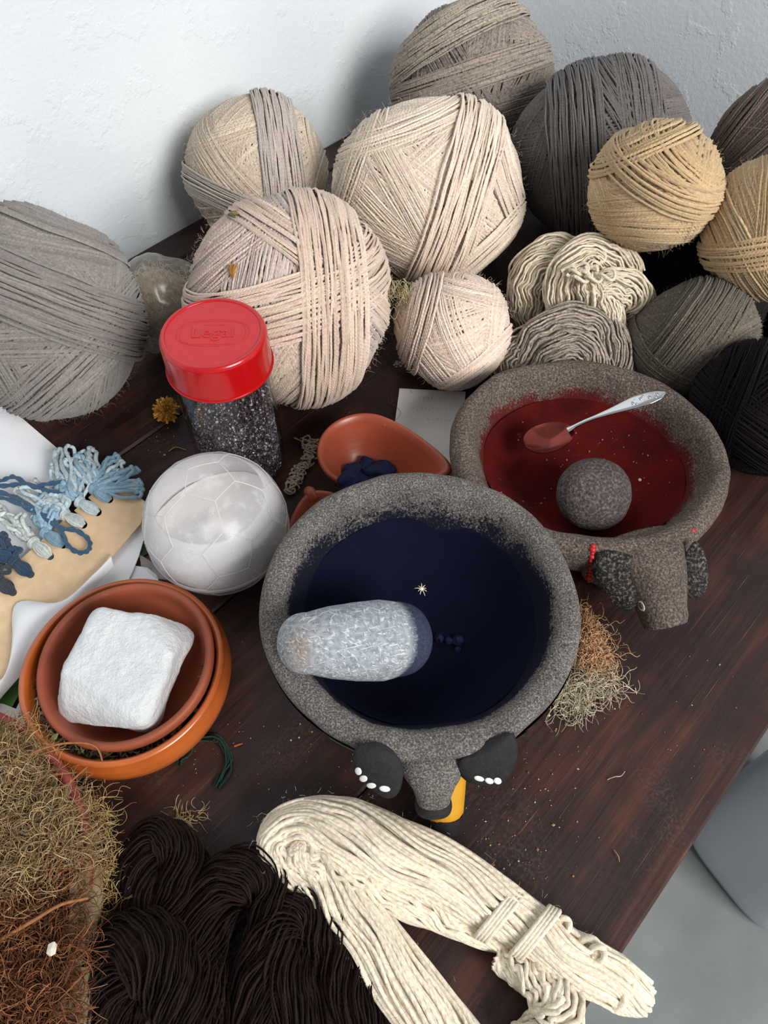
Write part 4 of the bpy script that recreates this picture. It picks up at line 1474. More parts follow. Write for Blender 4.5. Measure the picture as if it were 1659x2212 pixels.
sc1, _ = scoop('terracotta scoop holding blue pigment lumps, behind the blue mortar', at(784, 968, .048) * np.array([1, 1, 0]), -.43, .088, .0445, .043, .42, .048)
scoop('terracotta scoop with a pinched handle, half hidden left of the blue mortar', at(720, 1160, .036) * np.array([1, 1, 0]), 2.05, .046, .046, .031, .35, .036, nub=True)
for k, (x, y, rd, el, m) in enumerate(((752, 1040, .0085, (1.1, 1, .8), 0), (770, 1022, .0105, (1.2, .9, .9), 0), (793, 1012, .0095, (.9, 1, 1), 0), (797, 1034, .010, (1, 1.1, .8), 0), (776, 1042, .009, (1.2, 1, .8), 0), (822, 1018, .0105, (1.35, .9, .85), 1), (812, 1034, .0085, (1, 1, .8), 1))):
    V, F = ICO3
    V = np.sign(V) * np.abs(V) ** .8
    V = V * (1 + .22 * sn(V, 2.6, 70 + k, 3))[:, None] * rd * np.array(el)
    names = ['lowest of the blue lumps by the mortar rim', 'broad blue lump at the left of the heap', 'tallest blue lump on top of the heap', 'blue lump in the middle of the heap', 'blue lump half under the others', 'flat-faced slate-blue lump right of the heap', 'small slate-blue lump beside the flat-faced one']
    h = surface_hit([sc1], x, y)
    zz = (h[0][2] if h is not None else .01) + rd * .55
    setp(build('indigo_lump', V + at(x, y, zz), F, MAT['indigo_lump'], smooth=False), names[k] + ' in the terracotta scoop', 'pigment lump', 'indigo lumps in the scoop')


# ------------------------------------------------------------------ papers, card and yarn samples at the left
from mathutils.geometry import tessellate_polygon


def sheet(name, px, z, thick, mat, parent=None, label=None, cat=None, group=None):
    """flat thick sheet with a free outline; z may be a number or one value per corner"""
    zz = np.broadcast_to(np.asarray(z, float), (len(px),))
    top = np.array([at(x, y, h) for (x, y), h in zip(px, zz)])
    tri = np.array([list(t) for t in tessellate_polygon([[Vector((p[0], p[1], 0)) for p in top]])])
    n = len(top)
    V = np.vstack([top, top - ZV * thick])
    F = [tri, tri[:, ::-1] + n, np.array([[i, (i + 1) % n, n + (i + 1) % n, n + i] for i in range(n)])]
    o = build(name, V, F, mat, parent, smooth=False)
    if label: setp(o, label, cat, group)
    return o


def patch(name, e0, e1, mat, thick=.0004, parent=None, n=40, m=14, bulge=0.0, label=None, cat=None, loc=None):
    """curved sheet between two edge curves (pixel, pixel, height), bulging up between them"""
    a, b = cr(ats(e0), n), cr(ats(e1), n)
    t = np.linspace(0, 1, m)[None, :, None]
    V = a[:, None] * (1 - t) + b[:, None] * t
    V[..., 2] += bulge * np.sin(np.pi * t[..., 0]) * (.5 + .5 * np.sin(np.linspace(0, np.pi, n)))[:, None]
    V = V.reshape(-1, 3)
    f = grid_faces(1, n, m, wrap=False)
    o = build(name, np.vstack([V, V - ZV * thick]), [f, f[:, ::-1] + n * m], mat, parent, loc=loc)
    if label: setp(o, label, cat)
    return o


sheet('paper_sheet', [(-190, 700), (134, 977), (150, 1120), (60, 1330), (-190, 1330)], .0016, .0006, MAT['paper'], None, 'large blank white paper sheet under the blue yarn samples', 'paper')
sheet('paper_sheet', [(318, 1142), (311, 1163), (300, 1200), (287, 1232), (268, 1272), (230, 1300), (120, 1345), (165, 1270), (215, 1210), (268, 1150), (300, 1128)], .0062, .0012, MAT['paper'], None, 'white paper stack sticking out below the brown card', 'paper')
sheet('paper_sheet', [(292, 1222), (318, 1226), (338, 1242), (347, 1266), (332, 1300), (250, 1310), (240, 1280)], .0034, .0006, MAT['paper'], None, 'rounded white paper corner behind the rim of the clay bowls', 'paper')
sheet('plastic_strip', [(300, 1196), (322, 1210), (362, 1240), (362, 1252), (338, 1250), (305, 1222)], .0044, .0006, MAT['bag'], None, 'thin clear plastic strip at the foot of the football tub', 'plastic strip')
pr1 = sheet('printed_card', [(-90, 1545), (-20, 1480), (60, 1415), (75, 1425), (52, 1478), (28, 1524), (-20, 1560), (-90, 1600)], .0046, .0008, MAT['leaf_print'], None, 'card with a green leaf picture left of the clay bowls', 'printed card')
for pts in ([(2, 1492), (14, 1487), (16, 1474), (24, 1486), (40, 1476)], [(14, 1458), (30, 1450), (48, 1440)]):
    g = tubes(cr(ats([(x, y, .0049) for x, y in pts]), 20), .00025, 4, col=(1, 1, 1))
    g.build('ink_line', MAT['ink_dark'], pr1)
sheet('paper_sheet', [(-60, 1512), (6, 1520), (42, 1534), (30, 1592), (-20, 1620), (-80, 1600)], .0066, .0006, MAT['paper_note'], None, 'grey-white paper scrap between the clay bowls and the lichen', 'paper')
sheet('paper_sheet', [(20, 1560), (50, 1500), (64, 1512), (66, 1560), (52, 1600), (20, 1620)], .0030, .0005, MAT['paper_note'], None, 'pale paper scrap under the rim of the orange clay bowl', 'paper')
fl = sheet('printed_scrap', [(292, 1130), (316, 1118), (322, 1150), (318, 1196), (296, 1206), (290, 1170)], .0028, .0005, MAT['dark_green'], None, 'dark green printed scrap peeking out beside the football tub', 'printed scrap')
sheet('red_print', [(298, 1128), (314, 1124), (316, 1142), (304, 1148)], .0031, .0003, MAT['red_print'], fl)

# brown card with slots
e_a, e_b = np.array([243., 1027.]), np.array([47., 1206.])
ed_ = (e_b - e_a) / np.linalg.norm(e_b - e_a)
sd_ = np.array([.72, .69])
holes = [(236, 1079), (211, 1107), (180, 1134), (137, 1177), (108, 1202), (66, 1241), (28, 1280)]
outl = [tuple(e_a)]
for h in holes:
    h = np.array(h, float)
    # foot of the slot on the card edge
    A = np.array([ed_, -sd_]).T
    k = np.linalg.solve(A, h - e_a)
    base = e_a + ed_ * k[0]
    w = 9
    if k[0] < 14: base = e_a + ed_ * 14
    outl.append(tuple(base - ed_ * w))
    outl.append(tuple(h - ed_ * w))
    for q in np.linspace(0, np.pi, 7)[1:-1]:
        outl.append(tuple(h - ed_ * w * math.cos(q) + sd_ * w * .9 * math.sin(q)))
    outl.append(tuple(h + ed_ * w))
    outl.append(tuple(base + ed_ * w))
outl += [(-90, 1325), (-150, 1380), (-150, 1640), (0, 1481), (165, 1290), (304, 1131), (313, 1083)]
sheet('sample_card', outl, .0128, .0016, MAT['kraft'], None, 'brown card with a row of slots holding blue yarn samples', 'card')
# torn sheet lying over the card
patch('torn_paper', [(-40, 1490, .0160), (26, 1440, .0162), (33, 1306, .0160), (136, 1301, .0165), (205, 1243, .0165), (243, 1198, .0165)],
      [(-40, 1560, .010), (10, 1498, .012), (95, 1402, .018), (165, 1318, .021), (215, 1258, .019), (245, 1222, .0168)], MAT['paper'], bulge=.010,
      label='torn white sheet curling over the lower edge of the brown card', cat='paper')


def curls(starts, dirs, N, step, curl, seed, zamp=.003, zmin=.0008):
    r = np.random.default_rng(seed)
    S = len(starts)
    ang = dirs.copy()
    om = r.normal(0, curl, S)
    P = np.zeros((S, N, 3))
    P[:, 0] = starts
    ph, fr = r.uniform(0, 6.28, S), r.uniform(.3, 1.0, S)
    for k in range(1, N):
        om = om * .86 + r.normal(0, curl * .5, S)
        ang = ang + om
        P[:, k, 0] = P[:, k - 1, 0] + np.cos(ang) * step
        P[:, k, 1] = P[:, k - 1, 1] + np.sin(ang) * step
        P[:, k, 2] = starts[:, 2] + zamp * np.sin(k * fr + ph)
    P[..., 2] = np.maximum(P[..., 2], zmin)
    return P


def sample(label, hole, tie, spread, col, nst, seed, sw=.0042, N=22, z0=.0165, col2=None):
    """bundle of yarn drawn through a slot, tied, with loose loops beyond the knot"""
    r = np.random.default_rng(seed)
    h, t = at(*hole, .0145), at(*tie, .0185)
    root = thing('yarn_sample', label, 'yarn sample', (t[0], t[1], .013), 'dyed yarn samples on the card')
    ax = nrm(t - h)
    sd = nrm(np.cross(ZV, ax))
    g = Geo()
    for k in range(7):
        o = (k - 3) / 3.0
        P = cr([h + sd * o * .0018 - ZV * .002, h + sd * o * .0052 + (t - h) * .35 + ZV * (.0035 - .0025 * o * o), t + sd * o * .0022 + ZV * .0005], 18)
        tubes(P, sw * .26, 6, col=np.array(col) * r.uniform(.8, 1.2), geo=g)
    setp(g.build('wrapped_strands', MAT['yarn_soft'], root), kind='stuff')
    g = Geo()
    th = np.linspace(0, 2 * np.pi, 24)
    for k in range(2):
        tubes(t + ax * (.0016 * k - .001) + .0045 * np.cos(th)[:, None] * sd + .0042 * np.sin(th)[:, None] * ZV, sw * .38, 6, col=np.array(col) * .95, geo=g)
    setp(g.build('knot', MAT['yarn_soft'], root), kind='stuff')
    g = Geo()
    sp_ = np.array([at(*p[:2], z0) for p in spread])
    for k in range(nst):
        e = sp_[k % len(sp_)] + np.append(r.normal(0, .0035, 2), r.uniform(-.002, .006))
        dv = nrm((e - t) * np.array([1, 1, 0]))
        sv = np.array([-dv[1], dv[0], 0]) * r.uniform(.003, .006) * r.choice([-1, 1])
        mdl = t * .5 + e * .5 + np.append(r.normal(0, .003, 2), r.uniform(.002, .006))
        P = cr([t, mdl, e, e + sv * .8 + dv * .002, e + sv * 1.5 - dv * .004, mdl + sv + np.append(r.normal(0, .002, 2), -.002), t + (mdl - t) * .3 + sv * .6], 50)
        s_ = np.linspace(0, 1, 50)[:, None]
        P = P + .0010 * np.sin(s_ * r.uniform(20, 44, 3) + r.uniform(0, 6, 3))
        P[:, 2] = np.maximum(P[:, 2], .0035)
        c_ = np.array(col) if (col2 is None or r.uniform() < .55) else np.array(col2)
        tubes(P, sw * .5 * r.uniform(.85, 1.1), 6, col=np.clip(c_ * r.uniform(.82, 1.2), 0, 1), geo=g)
    setp(g.build('loose_loops', MAT['yarn_soft'], root), kind='stuff')
    return root


LB, PB, MB_, PG, DB, CB = lin(136, 168, 186), lin(184, 200, 206), lin(124, 156, 176), lin(184, 192, 190), lin(36, 60, 86), lin(48, 54, 62)
sample('light blue yarn sample in the topmost slot of the brown card', (236, 1079), (203, 1056), [(165, 1000), (200, 1010), (245, 1000), (285, 1030), (300, 1060), (230, 1025), (190, 985)], LB, 26, 201, col2=PB)
sample('pale blue yarn sample in the second slot from the top', (210, 1106), (172, 1084), [(140, 985), (125, 1010), (150, 1035), (170, 1010), (140, 1050)], PB, 20, 202, col2=LB)
sample('pale grey-blue yarn sample in the third slot from the top', (179, 1133), (140, 1112), [(60, 1060), (90, 1075), (110, 1090), (130, 1060)], PG, 12, 203, col2=PB)
sample('mid blue yarn sample in the fourth slot, beside the dark blue loop', (136, 1176), (98, 1150), [(85, 1085), (110, 1080), (120, 1110), (75, 1110)], MB_, 12, 204, col2=LB)
sample('greyish white yarn sample in the fifth slot of the brown card', (106, 1200), (72, 1172), [(50, 1120), (65, 1135), (20, 1100), (12, 1115)], lin(188, 196, 192), 8, 205)
sample('dark blue yarn sample in the sixth slot of the brown card', (64, 1239), (30, 1214), [(-10, 1180), (15, 1175), (30, 1190), (-20, 1200), (0, 1160)], DB, 10, 206)
sample('charcoal blue yarn sample in the lowest slot in view', (26, 1278), (-6, 1252), [(-30, 1220), (-15, 1225), (-40, 1240)], CB, 8, 207)
g = Geo()
for pts in ([(-40, 1030), (0, 1038), (30, 1030), (70, 1050), (110, 1044), (150, 1042), (176, 1062), (165, 1078), (130, 1066), (90, 1058), (50, 1046), (10, 1050), (-40, 1048)],
            [(-40, 1055), (10, 1066), (60, 1088), (95, 1118), (130, 1140), (165, 1146), (192, 1166), (192, 1188), (170, 1194), (146, 1178), (134, 1150), (110, 1120), (70, 1104), (20, 1080), (-40, 1068)]):
    p = cr(ats([(x, y, .0235 - .004 * (abs(x - 100) / 100)) for x, y in pts]), 120)
    for k in range(2):
        s_ = np.linspace(0, 70, 120) + k * math.pi
        tubes(p + .0009 * np.stack([np.cos(s_), np.sin(s_), np.sin(s_ * 1.0)], -1) * np.array([1, 1, .6]), .0015, 6, col=np.array(lin(46, 78, 106)) * (1 + .1 * k), geo=g)
setp(g.build('blue_yarn_loops', MAT['yarn_soft'], loc=at(100, 1100, .015)), 'two dark blue yarn loops trailing over the pale samples and the card', 'yarn')

# note under the small cream ball
note = sheet('paper_note', [(863, 839), (1006, 846), (990, 1012), (846, 965)], .0012, .0006, MAT['paper_note'], None, 'small white paper note with faint writing behind the terracotta scoop', 'paper note')
g = Geo()
nr = np.random.default_rng(77)
for row, (y0, x0, x1) in enumerate(((858, 905, 995), (881, 890, 985), (905, 925, 980))):
    for k in range(int((x1 - x0) / 9)):
        x = x0 + k * 9 + nr.uniform(-1, 1)
        p = [(x, y0 + nr.uniform(-3, 3), .0014), (x + nr.uniform(-1, 4), y0 + nr.uniform(2, 6), .0014), (x + nr.uniform(0, 5), y0 + nr.uniform(-3, 3), .0014)]
        tubes(cr(ats(p), 6), .00013, 4, geo=g, col=(1, 1, 1))
g.build('handwriting', MAT['ink'], note)
text_mesh('2', .0030, .00005, at(888, 846, .00135), np.array([1., 0, 0]), np.array([0, 1., 0]), 'digit', MAT['ink_dark'], note)

# ------------------------------------------------------------------ lichen bowl at the lower left
LC = np.array([-.338, .068, 0.0])
V, F = lathe([(0, .008), (.09, .010), (.125, .028), (.1395, .0440), (.1430, .0478), (.1470, .0470), (.1475, .043), (.140, .030), (.118, .010), (.08, .0005), (0, .0003)], 128, 60, LC)
setp(build('clay_bowl', V, F, plain('red_painted_clay', lin(150, 62, 56), .5, .4, .3, 60), loc=LC), 'red-rimmed bowl at the lower left overflowing with lichen', 'bowl')


def mound(px, py):
    """height of the heap at a pixel"""
    e = np.interp(py, [1560, 1650, 1750, 1850, 1950, 2212], [66, 120, 185, 236, 205, 212])
    d = np.clip((e - px) / 90.0, 0, 1)
    return .022 + .044 * d ** .7 + .004 * np.sin(px * .03 + py * .02)


cx, cy = np.meshgrid(np.linspace(-150, 1, 46), np.linspace(1578, 2330, 60))
cx = np.interp(cy, [1560, 1650, 1750, 1850, 1950, 2212, 2340], [56, 112, 176, 226, 196, 202, 202]) + (cx - 1) * 2.2
hp_ = np.array([[at(x, y, mound(x, y) - .008 + .002 * math.sin(x * .11) * math.cos(y * .09)) for x, y in zip(rx, ry)] for rx, ry in zip(cx, cy)])
tn = (cy < 1935 - .35 * np.maximum(cx, 0) + 20 * np.sin(cx * .05))
tint = np.where(tn[..., None], np.array(lin(116, 94, 58)), np.array(lin(78, 42, 22)))
g = Geo()
nh, mh = cx.shape
top = hp_.reshape(-1, 3)
bot = top.copy(); bot[:, 2] = .0505
bot[:, 2] = np.minimum(bot[:, 2], top[:, 2] - .004)
f = grid_faces(1, nh, mh, wrap=False)
bd = [i * mh + mh - 1 for i in range(nh)]
sk_f = np.array([[bd[i], bd[i + 1], nh * mh + bd[i + 1], nh * mh + bd[i]] for i in range(nh - 1)])
g.add(np.vstack([top, bot]), [f, f[:, ::-1] + nh * mh, sk_f], col=np.vstack([tint.reshape(-1, 3)] * 2))
lr = np.random.default_rng(91)


def heap(count, box_, keep, colours, seed, rad, N, step, curl, zoff, lim=(62, 118, 186, 232, 192, 196)):
    r = np.random.default_rng(seed)
    x, y = r.uniform(box_[0], box_[1], count * 3), r.uniform(box_[2], box_[3], count * 3)
    e = np.interp(y, [1560, 1650, 1750, 1850, 1950, 2212], lim)
    ok = (x < e) & keep(x, y)
    x, y = x[ok][:count], y[ok][:count]
    st = np.array([at(a_, b_, mound(a_, b_) + r.uniform(-.006, zoff)) for a_, b_ in zip(x, y)])
    P = curls(st, r.uniform(0, 6.28, len(st)), N, step, curl, seed + 1, .003)
    rr = rad * r.uniform(.7, 1.25, (len(st), 1)) * np.linspace(1, .45, N)[None]
    c_ = np.array(colours)[r.integers(0, len(colours), len(st))] * r.uniform(.75, 1.2, (len(st), 1))
    return tubes(P, rr, 3, col=np.clip(c_, 0, 1))


is_tan = lambda x, y: y < 1935 - .35 * np.maximum(x, 0) + 20 * np.sin(x * .05) + lr.normal(0, 14, len(x))
ht = heap(3450, (-120, 235, 1585, 1990), is_tan, [lin(178, 150, 108), lin(162, 134, 92), lin(194, 170, 128), lin(140, 112, 74)], 301, .00036, 11, .0025, .42, .006)
# the rest of the bowl is filled the same way
V, F = lathe([(0, .058), (.06, .057), (.11, .052), (.1385, .0455)], 60, 14, LC)
V[:, 2] += sn(V, 60, 12, 3) * .002
g.add(V, F, col=np.array(lin(116, 94, 58)))
fa, fq = lr.uniform(0, 6.28, 1300), .135 * np.sqrt(lr.uniform(size=1300))
st = LC + np.stack([fq * np.cos(fa), fq * np.sin(fa), .0605 - .0125 * (fq / .135) ** 2 + lr.uniform(0, .006, 1300)], -1)
st = st[(st[:, 0] < -.262)]
P = curls(st, lr.uniform(0, 6.28, len(st)), 11, .0026, .42, 305, .003)
tubes(P, .00038 * np.linspace(1, .45, 11)[None] * np.ones((len(st), 1)), 3, col=np.array(lin(172, 144, 100)) * lr.uniform(.75, 1.2, (len(st), 1)), geo=g)
ht.V += g.V
ht.F += [a_ + ht.n for a_ in g.F]
ht.UV += g.UV; ht.C += g.C; ht.A += g.A
ht.n += g.n
setp(ht.build('lichen_heap', MAT['lichen'], loc=at(60, 1750, .03)), 'heap of tan stringy lichen overflowing the red-rimmed bowl', 'lichen', kind='stuff')
hr_ = heap(3200, (-120, 215, 1850, 2300), lambda x, y: ~is_tan(x, y), [lin(112, 68, 42), lin(136, 86, 54), lin(84, 48, 29), lin(156, 106, 70)], 311, .00044, 11, .0029, .32, .006, (62, 118, 150, 165, 158, 140))
setp(hr_.build('rusty_fibres', MAT['lichen'], loc=at(60, 2050, .03)), 'heap of rusty brown plant fibres below the tan lichen', 'plant fibre', kind='stuff')
# stray wisps hanging over the edge
g = Geo()
wr_ = np.random.default_rng(17)
for (x, y, n_, sp_, z) in ((190, 1760, 60, 22, .035), (170, 1800, 50, 20, .04), (225, 1880, 60, 22, .03), (205, 1930, 50, 22, .03), (60, 1640, 36, 24, .05), (20, 1590, 40, 22, .05), (200, 1990, 30, 16, .025)):
    st = np.array([at(x + a_, y + b_, z) for a_, b_ in wr_.normal(0, sp_, (n_, 2))])
    P = curls(st, wr_.uniform(0, 6.28, n_), 15, .0019, .36, int(x + y), .005)
    tubes(P, .00032 * np.linspace(1, .4, 15)[None] * np.ones((n_, 1)), 4, col=np.array(lin(188, 158, 106)) * wr_.uniform(.8, 1.15, (n_, 1)), geo=g)
setp(g.build('lichen_wisps', MAT['lichen'], loc=at(190, 1850, .02)), 'loose lichen wisps straying over the bowl rim towards the dark hanks', 'lichen', kind='stuff')
# husk strips at the edge of the heap
for k, (e0, e1, lab) in enumerate((
        ([(150, 1860, .060), (150, 1950, .062), (146, 2060, .062), (140, 2140, .060)], [(218, 1870, .036), (222, 1940, .033), (208, 2050, .031), (202, 2140, .031)], 'upper strip of pale dry husk at the edge of the rusty fibres'),
        ([(126, 2090, .066), (120, 2160, .067), (104, 2250, .066)], [(208, 2090, .040), (212, 2160, .036), (196, 2250, .036)], 'lower strip of pale dry husk beside the dark brown hank'))):
    patch('husk_strip', e0, e1, MAT['bark'], .0012, None, 30, 10, .006, lab, 'husk')
# sticks
for k, (pts, r0, lab) in enumerate((
        ([(20, 1650, .062), (90, 1618, .062), (150, 1605, .058), (205, 1612, .054), (222, 1650, .045), (226, 1690, .025)], .0009, 'thin brown rootlet reaching across the rims of the clay bowls'),
        ([(92, 1680, .058), (130, 1672, .056), (168, 1669, .055)], .0008, 'short brown stem crossing the red bowl rim'),
        ([(104, 1722, .056), (150, 1690, .056), (190, 1655, .058)], .0010, 'straight brown stem pointing up towards the clay bowls'),
        ([(0, 2030, .072), (70, 1990, .074), (130, 1955, .072), (190, 1940, .066)], .0013, 'long straw stem lying across the rusty fibres'))):
    p = cr(ats(pts), 24)
    setp(tubes(p, (r0 * np.linspace(1, .7, 24))[None], 6, col=np.array(lin(150, 98, 60))).build('dry_stem', MAT['lichen'], loc=p[0]), lab, 'stem', 'dry stems')
V, F = ICO1
setp(build('white_chip', at(112, 2050, .076) + V * np.array([.0034, .0045, .002]), F, MAT['crumb'], smooth=False), 'small white chip lying on the rusty fibres', 'chip')


# ------------------------------------------------------------------ tufts and small things
def tuft(name, label, spots, colours, seed, rad=.00035, N=18, step=.0017, curl=.35, zamp=.003):
    r = np.random.default_rng(seed)
    g = Geo()
    for (x, y, sx_, sy_, n_, z) in spots:
        st = np.array([at(x + a_ * sx_, y + b_ * sy_, z * r.uniform(.3, 1)) for a_, b_ in r.normal(0, .5, (n_, 2))])
        P = curls(st, r.uniform(0, 6.28, n_), N, step, curl, seed + int(x), zamp)
        tubes(P, rad * np.linspace(1, .5, N)[None] * r.uniform(.7, 1.2, (n_, 1)), 4, col=np.array(colours)[r.integers(0, len(colours), n_)] * r.uniform(.8, 1.15, (n_, 1)), geo=g)
    c0 = at(spots[0][0], spots[0][1], 0)
    return setp(g.build(name, MAT['lichen'], loc=c0), label, 'lichen', kind='stuff')


tuft('orange_lichen', 'orange curly lichen tuft between the two stone mortars', [(1272, 1345, 24, 26, 60, .008), (1278, 1390, 30, 32, 170, .014), (1290, 1425, 34, 26, 150, .012)], [lin(212, 168, 126), lin(194, 146, 104), lin(222, 184, 146)], 401, .00034, 20, .0014, .5)
tuft('white_lichen', 'pale branching lichen tuft on the table right of the blue mortar', [(1250, 1485, 55, 28, 170, .010), (1290, 1470, 40, 22, 80, .008), (1225, 1512, 30, 20, 70, .006)], [lin(206, 194, 168), lin(186, 172, 142), lin(224, 214, 192)], 411, .00034, 16, .0019, .26)
tuft('lichen_sprig', 'small tan lichen sprig on the table above the dark hanks', [(392, 1768, 26, 18, 44, .004), (424, 1762, 10, 14, 12, .003)], [lin(196, 168, 118), lin(214, 190, 146)], 421, .0004, 8, .0016, .2, .0015)


def core_of(ball):
    return [c for c in ball.children if c.name.startswith('core')]


def on_ball(ball, px, py, lift=.07, R=.1):
    h = surface_hit(core_of(ball), px, py)
    return h[0] + h[1] * R * lift, h[1]


def seed_bits(name, label, ball, spots_, seed, R=.1, cat='dried flower'):
    r = np.random.default_rng(seed)
    g = Geo()
    p0 = None
    for (x, y, ang, L_, col_) in spots_:
        p, n = on_ball(ball, x, y, .085, R)
        p0 = p if p0 is None else p0
        t1 = nrm(math.cos(ang) * CR + math.sin(ang) * CU)
        t1 = nrm(t1 - (t1 @ n) * n)
        b1 = np.cross(n, t1)
        for k in range(5):
            o = (k - 2) * .10
            q = cr([p - t1 * L_ * .5, p + b1 * o * L_ + n * .0008, p + t1 * L_ * .5 + b1 * o * L_ * 2.2], 8)
            tubes(q, np.array([.0004, .0007, .0008, .0008, .0007, .0006, .0005, .0002])[None] * (L_ / .010), 5, col=np.array(col_) * r.uniform(.6, 1.25), geo=g)
    return setp(g.build(name, MAT['lichen'], loc=p0), label, cat)


seed_bits('dried_floret', 'brown and yellow dried floret on the front beige ball of yarn', BALL_B, [(517, 590, 1.5, .012, lin(170, 120, 52))], 1, .1)
seed_bits('dried_floret', 'brown dried floret at the upper right of the front beige ball', BALL_B, [(732, 510, 2.4, .009, lin(130, 92, 50)), (737, 512, .4, .006, lin(110, 76, 42))], 2, .1)
seed_bits('leaf_sliver', 'curved olive leaf sliver near the top of the front beige ball', BALL_B, [(514, 482, -.6, .015, lin(132, 122, 74))], 3, .1, 'leaf')
seed_bits('dried_floret', 'tiny dried floret at the right side of the front beige ball', BALL_B, [(776, 556, .6, .006, lin(136, 86, 48))], 4, .1)
g = Geo()
tr_ = np.random.default_rng(55)
p = at(868, 638, .098)
st = p + tr_.normal(0, .0065, (90, 3)) * np.array([1.0, .8, .9])
P = curls(st, tr_.uniform(0, 6.28, 90), 16, .0013, .6, 56, .004)
tubes(P, .0003 * np.linspace(1, .5, 16)[None] * np.ones((90, 1)), 4, col=np.array(lin(196, 186, 146)) * tr_.uniform(.8, 1.15, (90, 1)), geo=g)
setp(g.build('lichen_tuft', MAT['lichen'], loc=p), 'pale green lichen tuft caught between the small cream ball and its neighbour', 'lichen', kind='stuff')
g = Geo()
c0 = at(862, 785, .010)
for k in range(16):
    V, F = ICO1
    g.add(c0 + tr_.normal(0, .0026, 3) * np.array([1, 1, .6]) + V * np.array([.0018, .0014, .0008]) * tr_.uniform(.6, 1.2), F, col=np.array(lin(214, 222, 214)))
setp(g.build('lichen_flake', MAT['lichen'], loc=at(862, 785, 0)), 'pale flaky lichen bit at the foot of the small cream ball', 'lichen')

# marigold head
mg = thing('dried_marigold', 'ochre dried marigold head beside the glass jar', 'flower', at(357, 885, 0))
c0 = at(359, 887, .013)
fr_ = np.random.default_rng(66)
vd_ = nrm(CAM - c0)
pet = Geo()
for k in range(420):
    d = nrm(fr_.normal(size=3))
    if d @ nrm(np.array([0, -.3, 1])) < -.25: continue
    sd_v = nrm(np.cross(d, fr_.normal(size=3)))
    L_ = .0142 * fr_.uniform(.72, 1.04)
    w_ = fr_.uniform(.0010, .0019)
    up_ = np.cross(sd_v, d)
    q = [c0 + d * .003, c0 + d * L_ * .6 + sd_v * w_ + up_ * .0006, c0 + d * L_ + sd_v * w_ * .8, c0 + d * L_ * 1.03 - sd_v * w_ * .4, c0 + d * L_ * .6 - sd_v * w_ - up_ * .0004]
    pet.add(np.array(q), [np.array([[0, 1, 2], [0, 2, 3], [0, 3, 4]])], col=np.array([lin(212, 152, 62), lin(190, 126, 46), lin(226, 174, 92)][fr_.integers(3)]))
setp(pet.build('petals', MAT['lichen'], mg, smooth=False), kind='stuff')
build('flower_centre', c0 + ICO2[0] * .0062, ICO2[1], MAT['marigold'], mg)

# crocheted cord
cr_ = np.random.default_rng(88)
g = Geo()
for k in range(46):
    s_ = k / 45.0
    x = 664 - 24 * s_ + 8 * math.sin(s_ * 5) + cr_.normal(0, 6)
    y = 948 + 112 * s_ + cr_.normal(0, 3)
    c0 = at(x, y, .004 + cr_.uniform(0, .005))
    th = np.linspace(0, 2 * np.pi * .85, 18) + cr_.uniform(0, 6)
    ra, rb = cr_.uniform(.003, .0055), cr_.uniform(.002, .0035)
    P = c0 + np.stack([np.cos(th) * ra, np.sin(th) * rb, .0018 * np.sin(th * 2 + k)], -1)
    P[:, 2] = np.maximum(P[:, 2], .001)
    tubes(P, .00085, 6, col=np.array(lin(190, 176, 156)) * cr_.uniform(.85, 1.12), geo=g)
setp(g.build('crochet_cord', MAT['yarn'], loc=at(655, 1005, 0)), 'knotted beige crochet cord between the jar and the terracotta scoop', 'cord')

# green yarn end
g = Geo()
p = cr(ats([(384, 1648, .002), (390, 1630, .002), (404, 1616, .003), (416, 1598, .004), (440, 1590, .003), (468, 1594, .003), (488, 1616, .003), (492, 1646, .003), (480, 1672, .002), (468, 1696, .002)]), 90)
gy = np.random.default_rng(3)
for k in range(5):
    o = gy.normal(0, .0014, 3) * np.array([1, 1, .4])
    P = p + o + .0008 * np.sin(np.linspace(0, 20, 90)[:, None] + gy.uniform(0, 6, 3))
    P[:, 2] = np.maximum(P[:, 2], .0009)
    tubes(P, .0008, 5, col=np.array(lin(34, 58, 50)) * gy.uniform(.8, 1.4), geo=g)
setp(g.build('green_yarn_end', MAT['yarn_dark'], loc=at(440, 1640, 0)), 'dark green yarn end curled on the table beside the orange clay bowl', 'yarn')

# plastic bag with lichen between the grey and beige balls
bg_ = thing('plastic_bag', 'crumpled clear plastic bag of lichen between the grey and beige balls', 'bag', at(350, 720, 0))
c0 = at(352, 660, .050)
V, F = ICO4
q = V * np.array([.052, .048, .056]) * (1 + .07 * sn(V, 3.5, 15, 3) + .02 * sn(V, 12, 16, 3))[:, None]
q[:, 2] = np.maximum(q[:, 2], -.049)
build('plastic_film', q + c0, F, MAT['bag'], bg_)
fb = np.random.default_rng(19)
st = nrm(fb.normal(size=(520, 3))) * np.array([.042, .040, .046]) * fb.uniform(.75, 1, (520, 1))
st[:, 2] = np.maximum(st[:, 2], -.044)
P = curls(st + c0, fb.uniform(0, 6.28, 520), 14, .0016, .45, 20, .004)
g = tubes(P, .0004 * np.linspace(1, .5, 14)[None] * np.ones((520, 1)), 3, col=np.array(lin(206, 190, 160)) * fb.uniform(.75, 1.15, (520, 1)))
g.add(V * np.array([.036, .034, .040]) + c0, F, col=np.array(lin(170, 152, 124)))
setp(g.build('bagged_lichen', MAT['lichen'], loc=c0 - ZV * .045), 'pale curly lichen packed inside the clear plastic bag', 'lichen', kind='stuff')

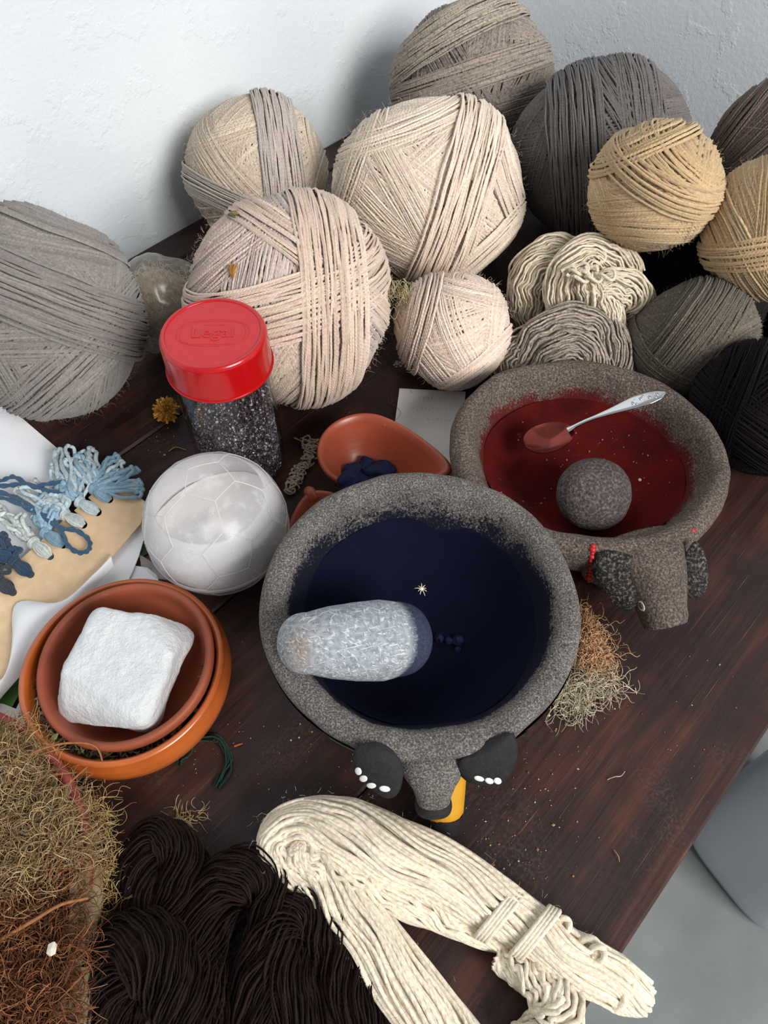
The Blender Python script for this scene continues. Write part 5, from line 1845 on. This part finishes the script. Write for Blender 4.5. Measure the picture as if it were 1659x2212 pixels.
# white plastic drum on the floor
dc = at(1868, 1718, -.42)
drum = thing('plastic_drum', 'white plastic container on the floor beside the table edge', 'container', (dc[0], dc[1], Z_FLOOR))
u = np.linspace(0, 2 * np.pi, 80, endpoint=False)
rows = []
for (f_, z) in ((.0, -.398), (.55, -.398), (.66, -.400), (.70, -.4035), (.86, -.406), (.94, -.412), (.985, -.425), (1, -.45), (1, -.68), (.985, -.715), (.94, -.735), (.86, Z_FLOOR), (0, Z_FLOOR)):
    e = 4.0
    c_, s_ = np.cos(u), np.sin(u)
    rr = (np.abs(c_) ** e + np.abs(s_) ** e) ** (-1 / e)
    x_, y_ = .108 * rr * c_ * max(f_, .001), .108 * rr * s_ * max(f_, .001)
    rot = .55
    rows.append(np.stack([dc[0] + x_ * math.cos(rot) - y_ * math.sin(rot), dc[1] + x_ * math.sin(rot) + y_ * math.cos(rot), np.full(80, z)], -1))
build('drum_body', np.array(rows).reshape(-1, 3), grid_faces(1, len(rows), 80), MAT['drum'], drum)
V, F = lathe([(0, .03), (.026, .03), (.029, .028), (.03, .0), (.026, 0)], 40, None, dc + np.array([.02, .03, .0225]))
build('screw_cap', V, F, MAT['drum'], drum)

# crumbs and hairs on the table
kr = np.random.default_rng(123)
g = Geo()
for k in range(330):
    reg = [(1000, 1500, 1250, 1900), (380, 1560, 900, 1780), (1250, 1350, 1600, 1700), (320, 920, 420, 990)][kr.choice(4, p=[.45, .35, .12, .08])]
    p = at(kr.uniform(reg[0], reg[2]), kr.uniform(reg[1], reg[3]), .0005)
    if p @ NV < -.078: continue
    s_ = kr.uniform(.0002, .0008) if kr.uniform() < .93 else kr.uniform(.0009, .0016)
    g.add(p + oc * s_ * kr.uniform(.6, 1.4, 3), of, col=np.array([lin(210, 200, 184), lin(176, 150, 112), lin(150, 110, 80)][kr.integers(3)]))
setp(g.build('table_crumbs', MAT['fibre'], loc=at(900, 1650, 0), smooth=False), 'pale crumbs scattered over the bare table top', 'crumbs', kind='stuff')
for k, (pts, col_, r0, lab) in enumerate((
        ([(1312, 1684, .001), (1328, 1678, .003), (1342, 1676, .003), (1350, 1666, .001)], lin(206, 186, 160), .0004, 'pale root thread on the bare table right of the pig snout'),
        ([(1326, 1836, .001), (1336, 1850, .003), (1338, 1862, .001)], lin(190, 150, 110), .0004, 'short tan thread near the table edge above the cream skein'),
        ([(1372, 1486, .001), (1375, 1500, .001)], lin(210, 190, 150), .0006, 'tiny straw on the table right of the pale lichen'),
        ([(365, 975, .001), (380, 966, .002), (402, 972, .001)], lin(150, 130, 84), .0009, 'olive leaf sliver on the table left of the glass jar'),
        ([(636, 946, .003), (650, 952, .003), (660, 956, .002)], lin(176, 128, 70), .0010, 'straw-coloured petal at the top of the crochet cord'),
        ([(838, 868, .003), (858, 880, .004), (866, 892, .003), (860, 902, .003), (848, 912, .002)], lin(110, 80, 66), .0002, 'dark curved hair over the left edge of the paper note'),
        ([(506, 1612, .001), (524, 1606, .001)], lin(176, 92, 46), .0011, 'rust-coloured sliver beside the dark green yarn end'))):
    p = cr(ats(pts), 14)
    setp(tubes(p, (r0 * np.linspace(1, .6, 14))[None], 5, col=np.array(col_)).build('plant_thread', MAT['lichen'], loc=p[0]), lab, 'thread', 'stray threads')
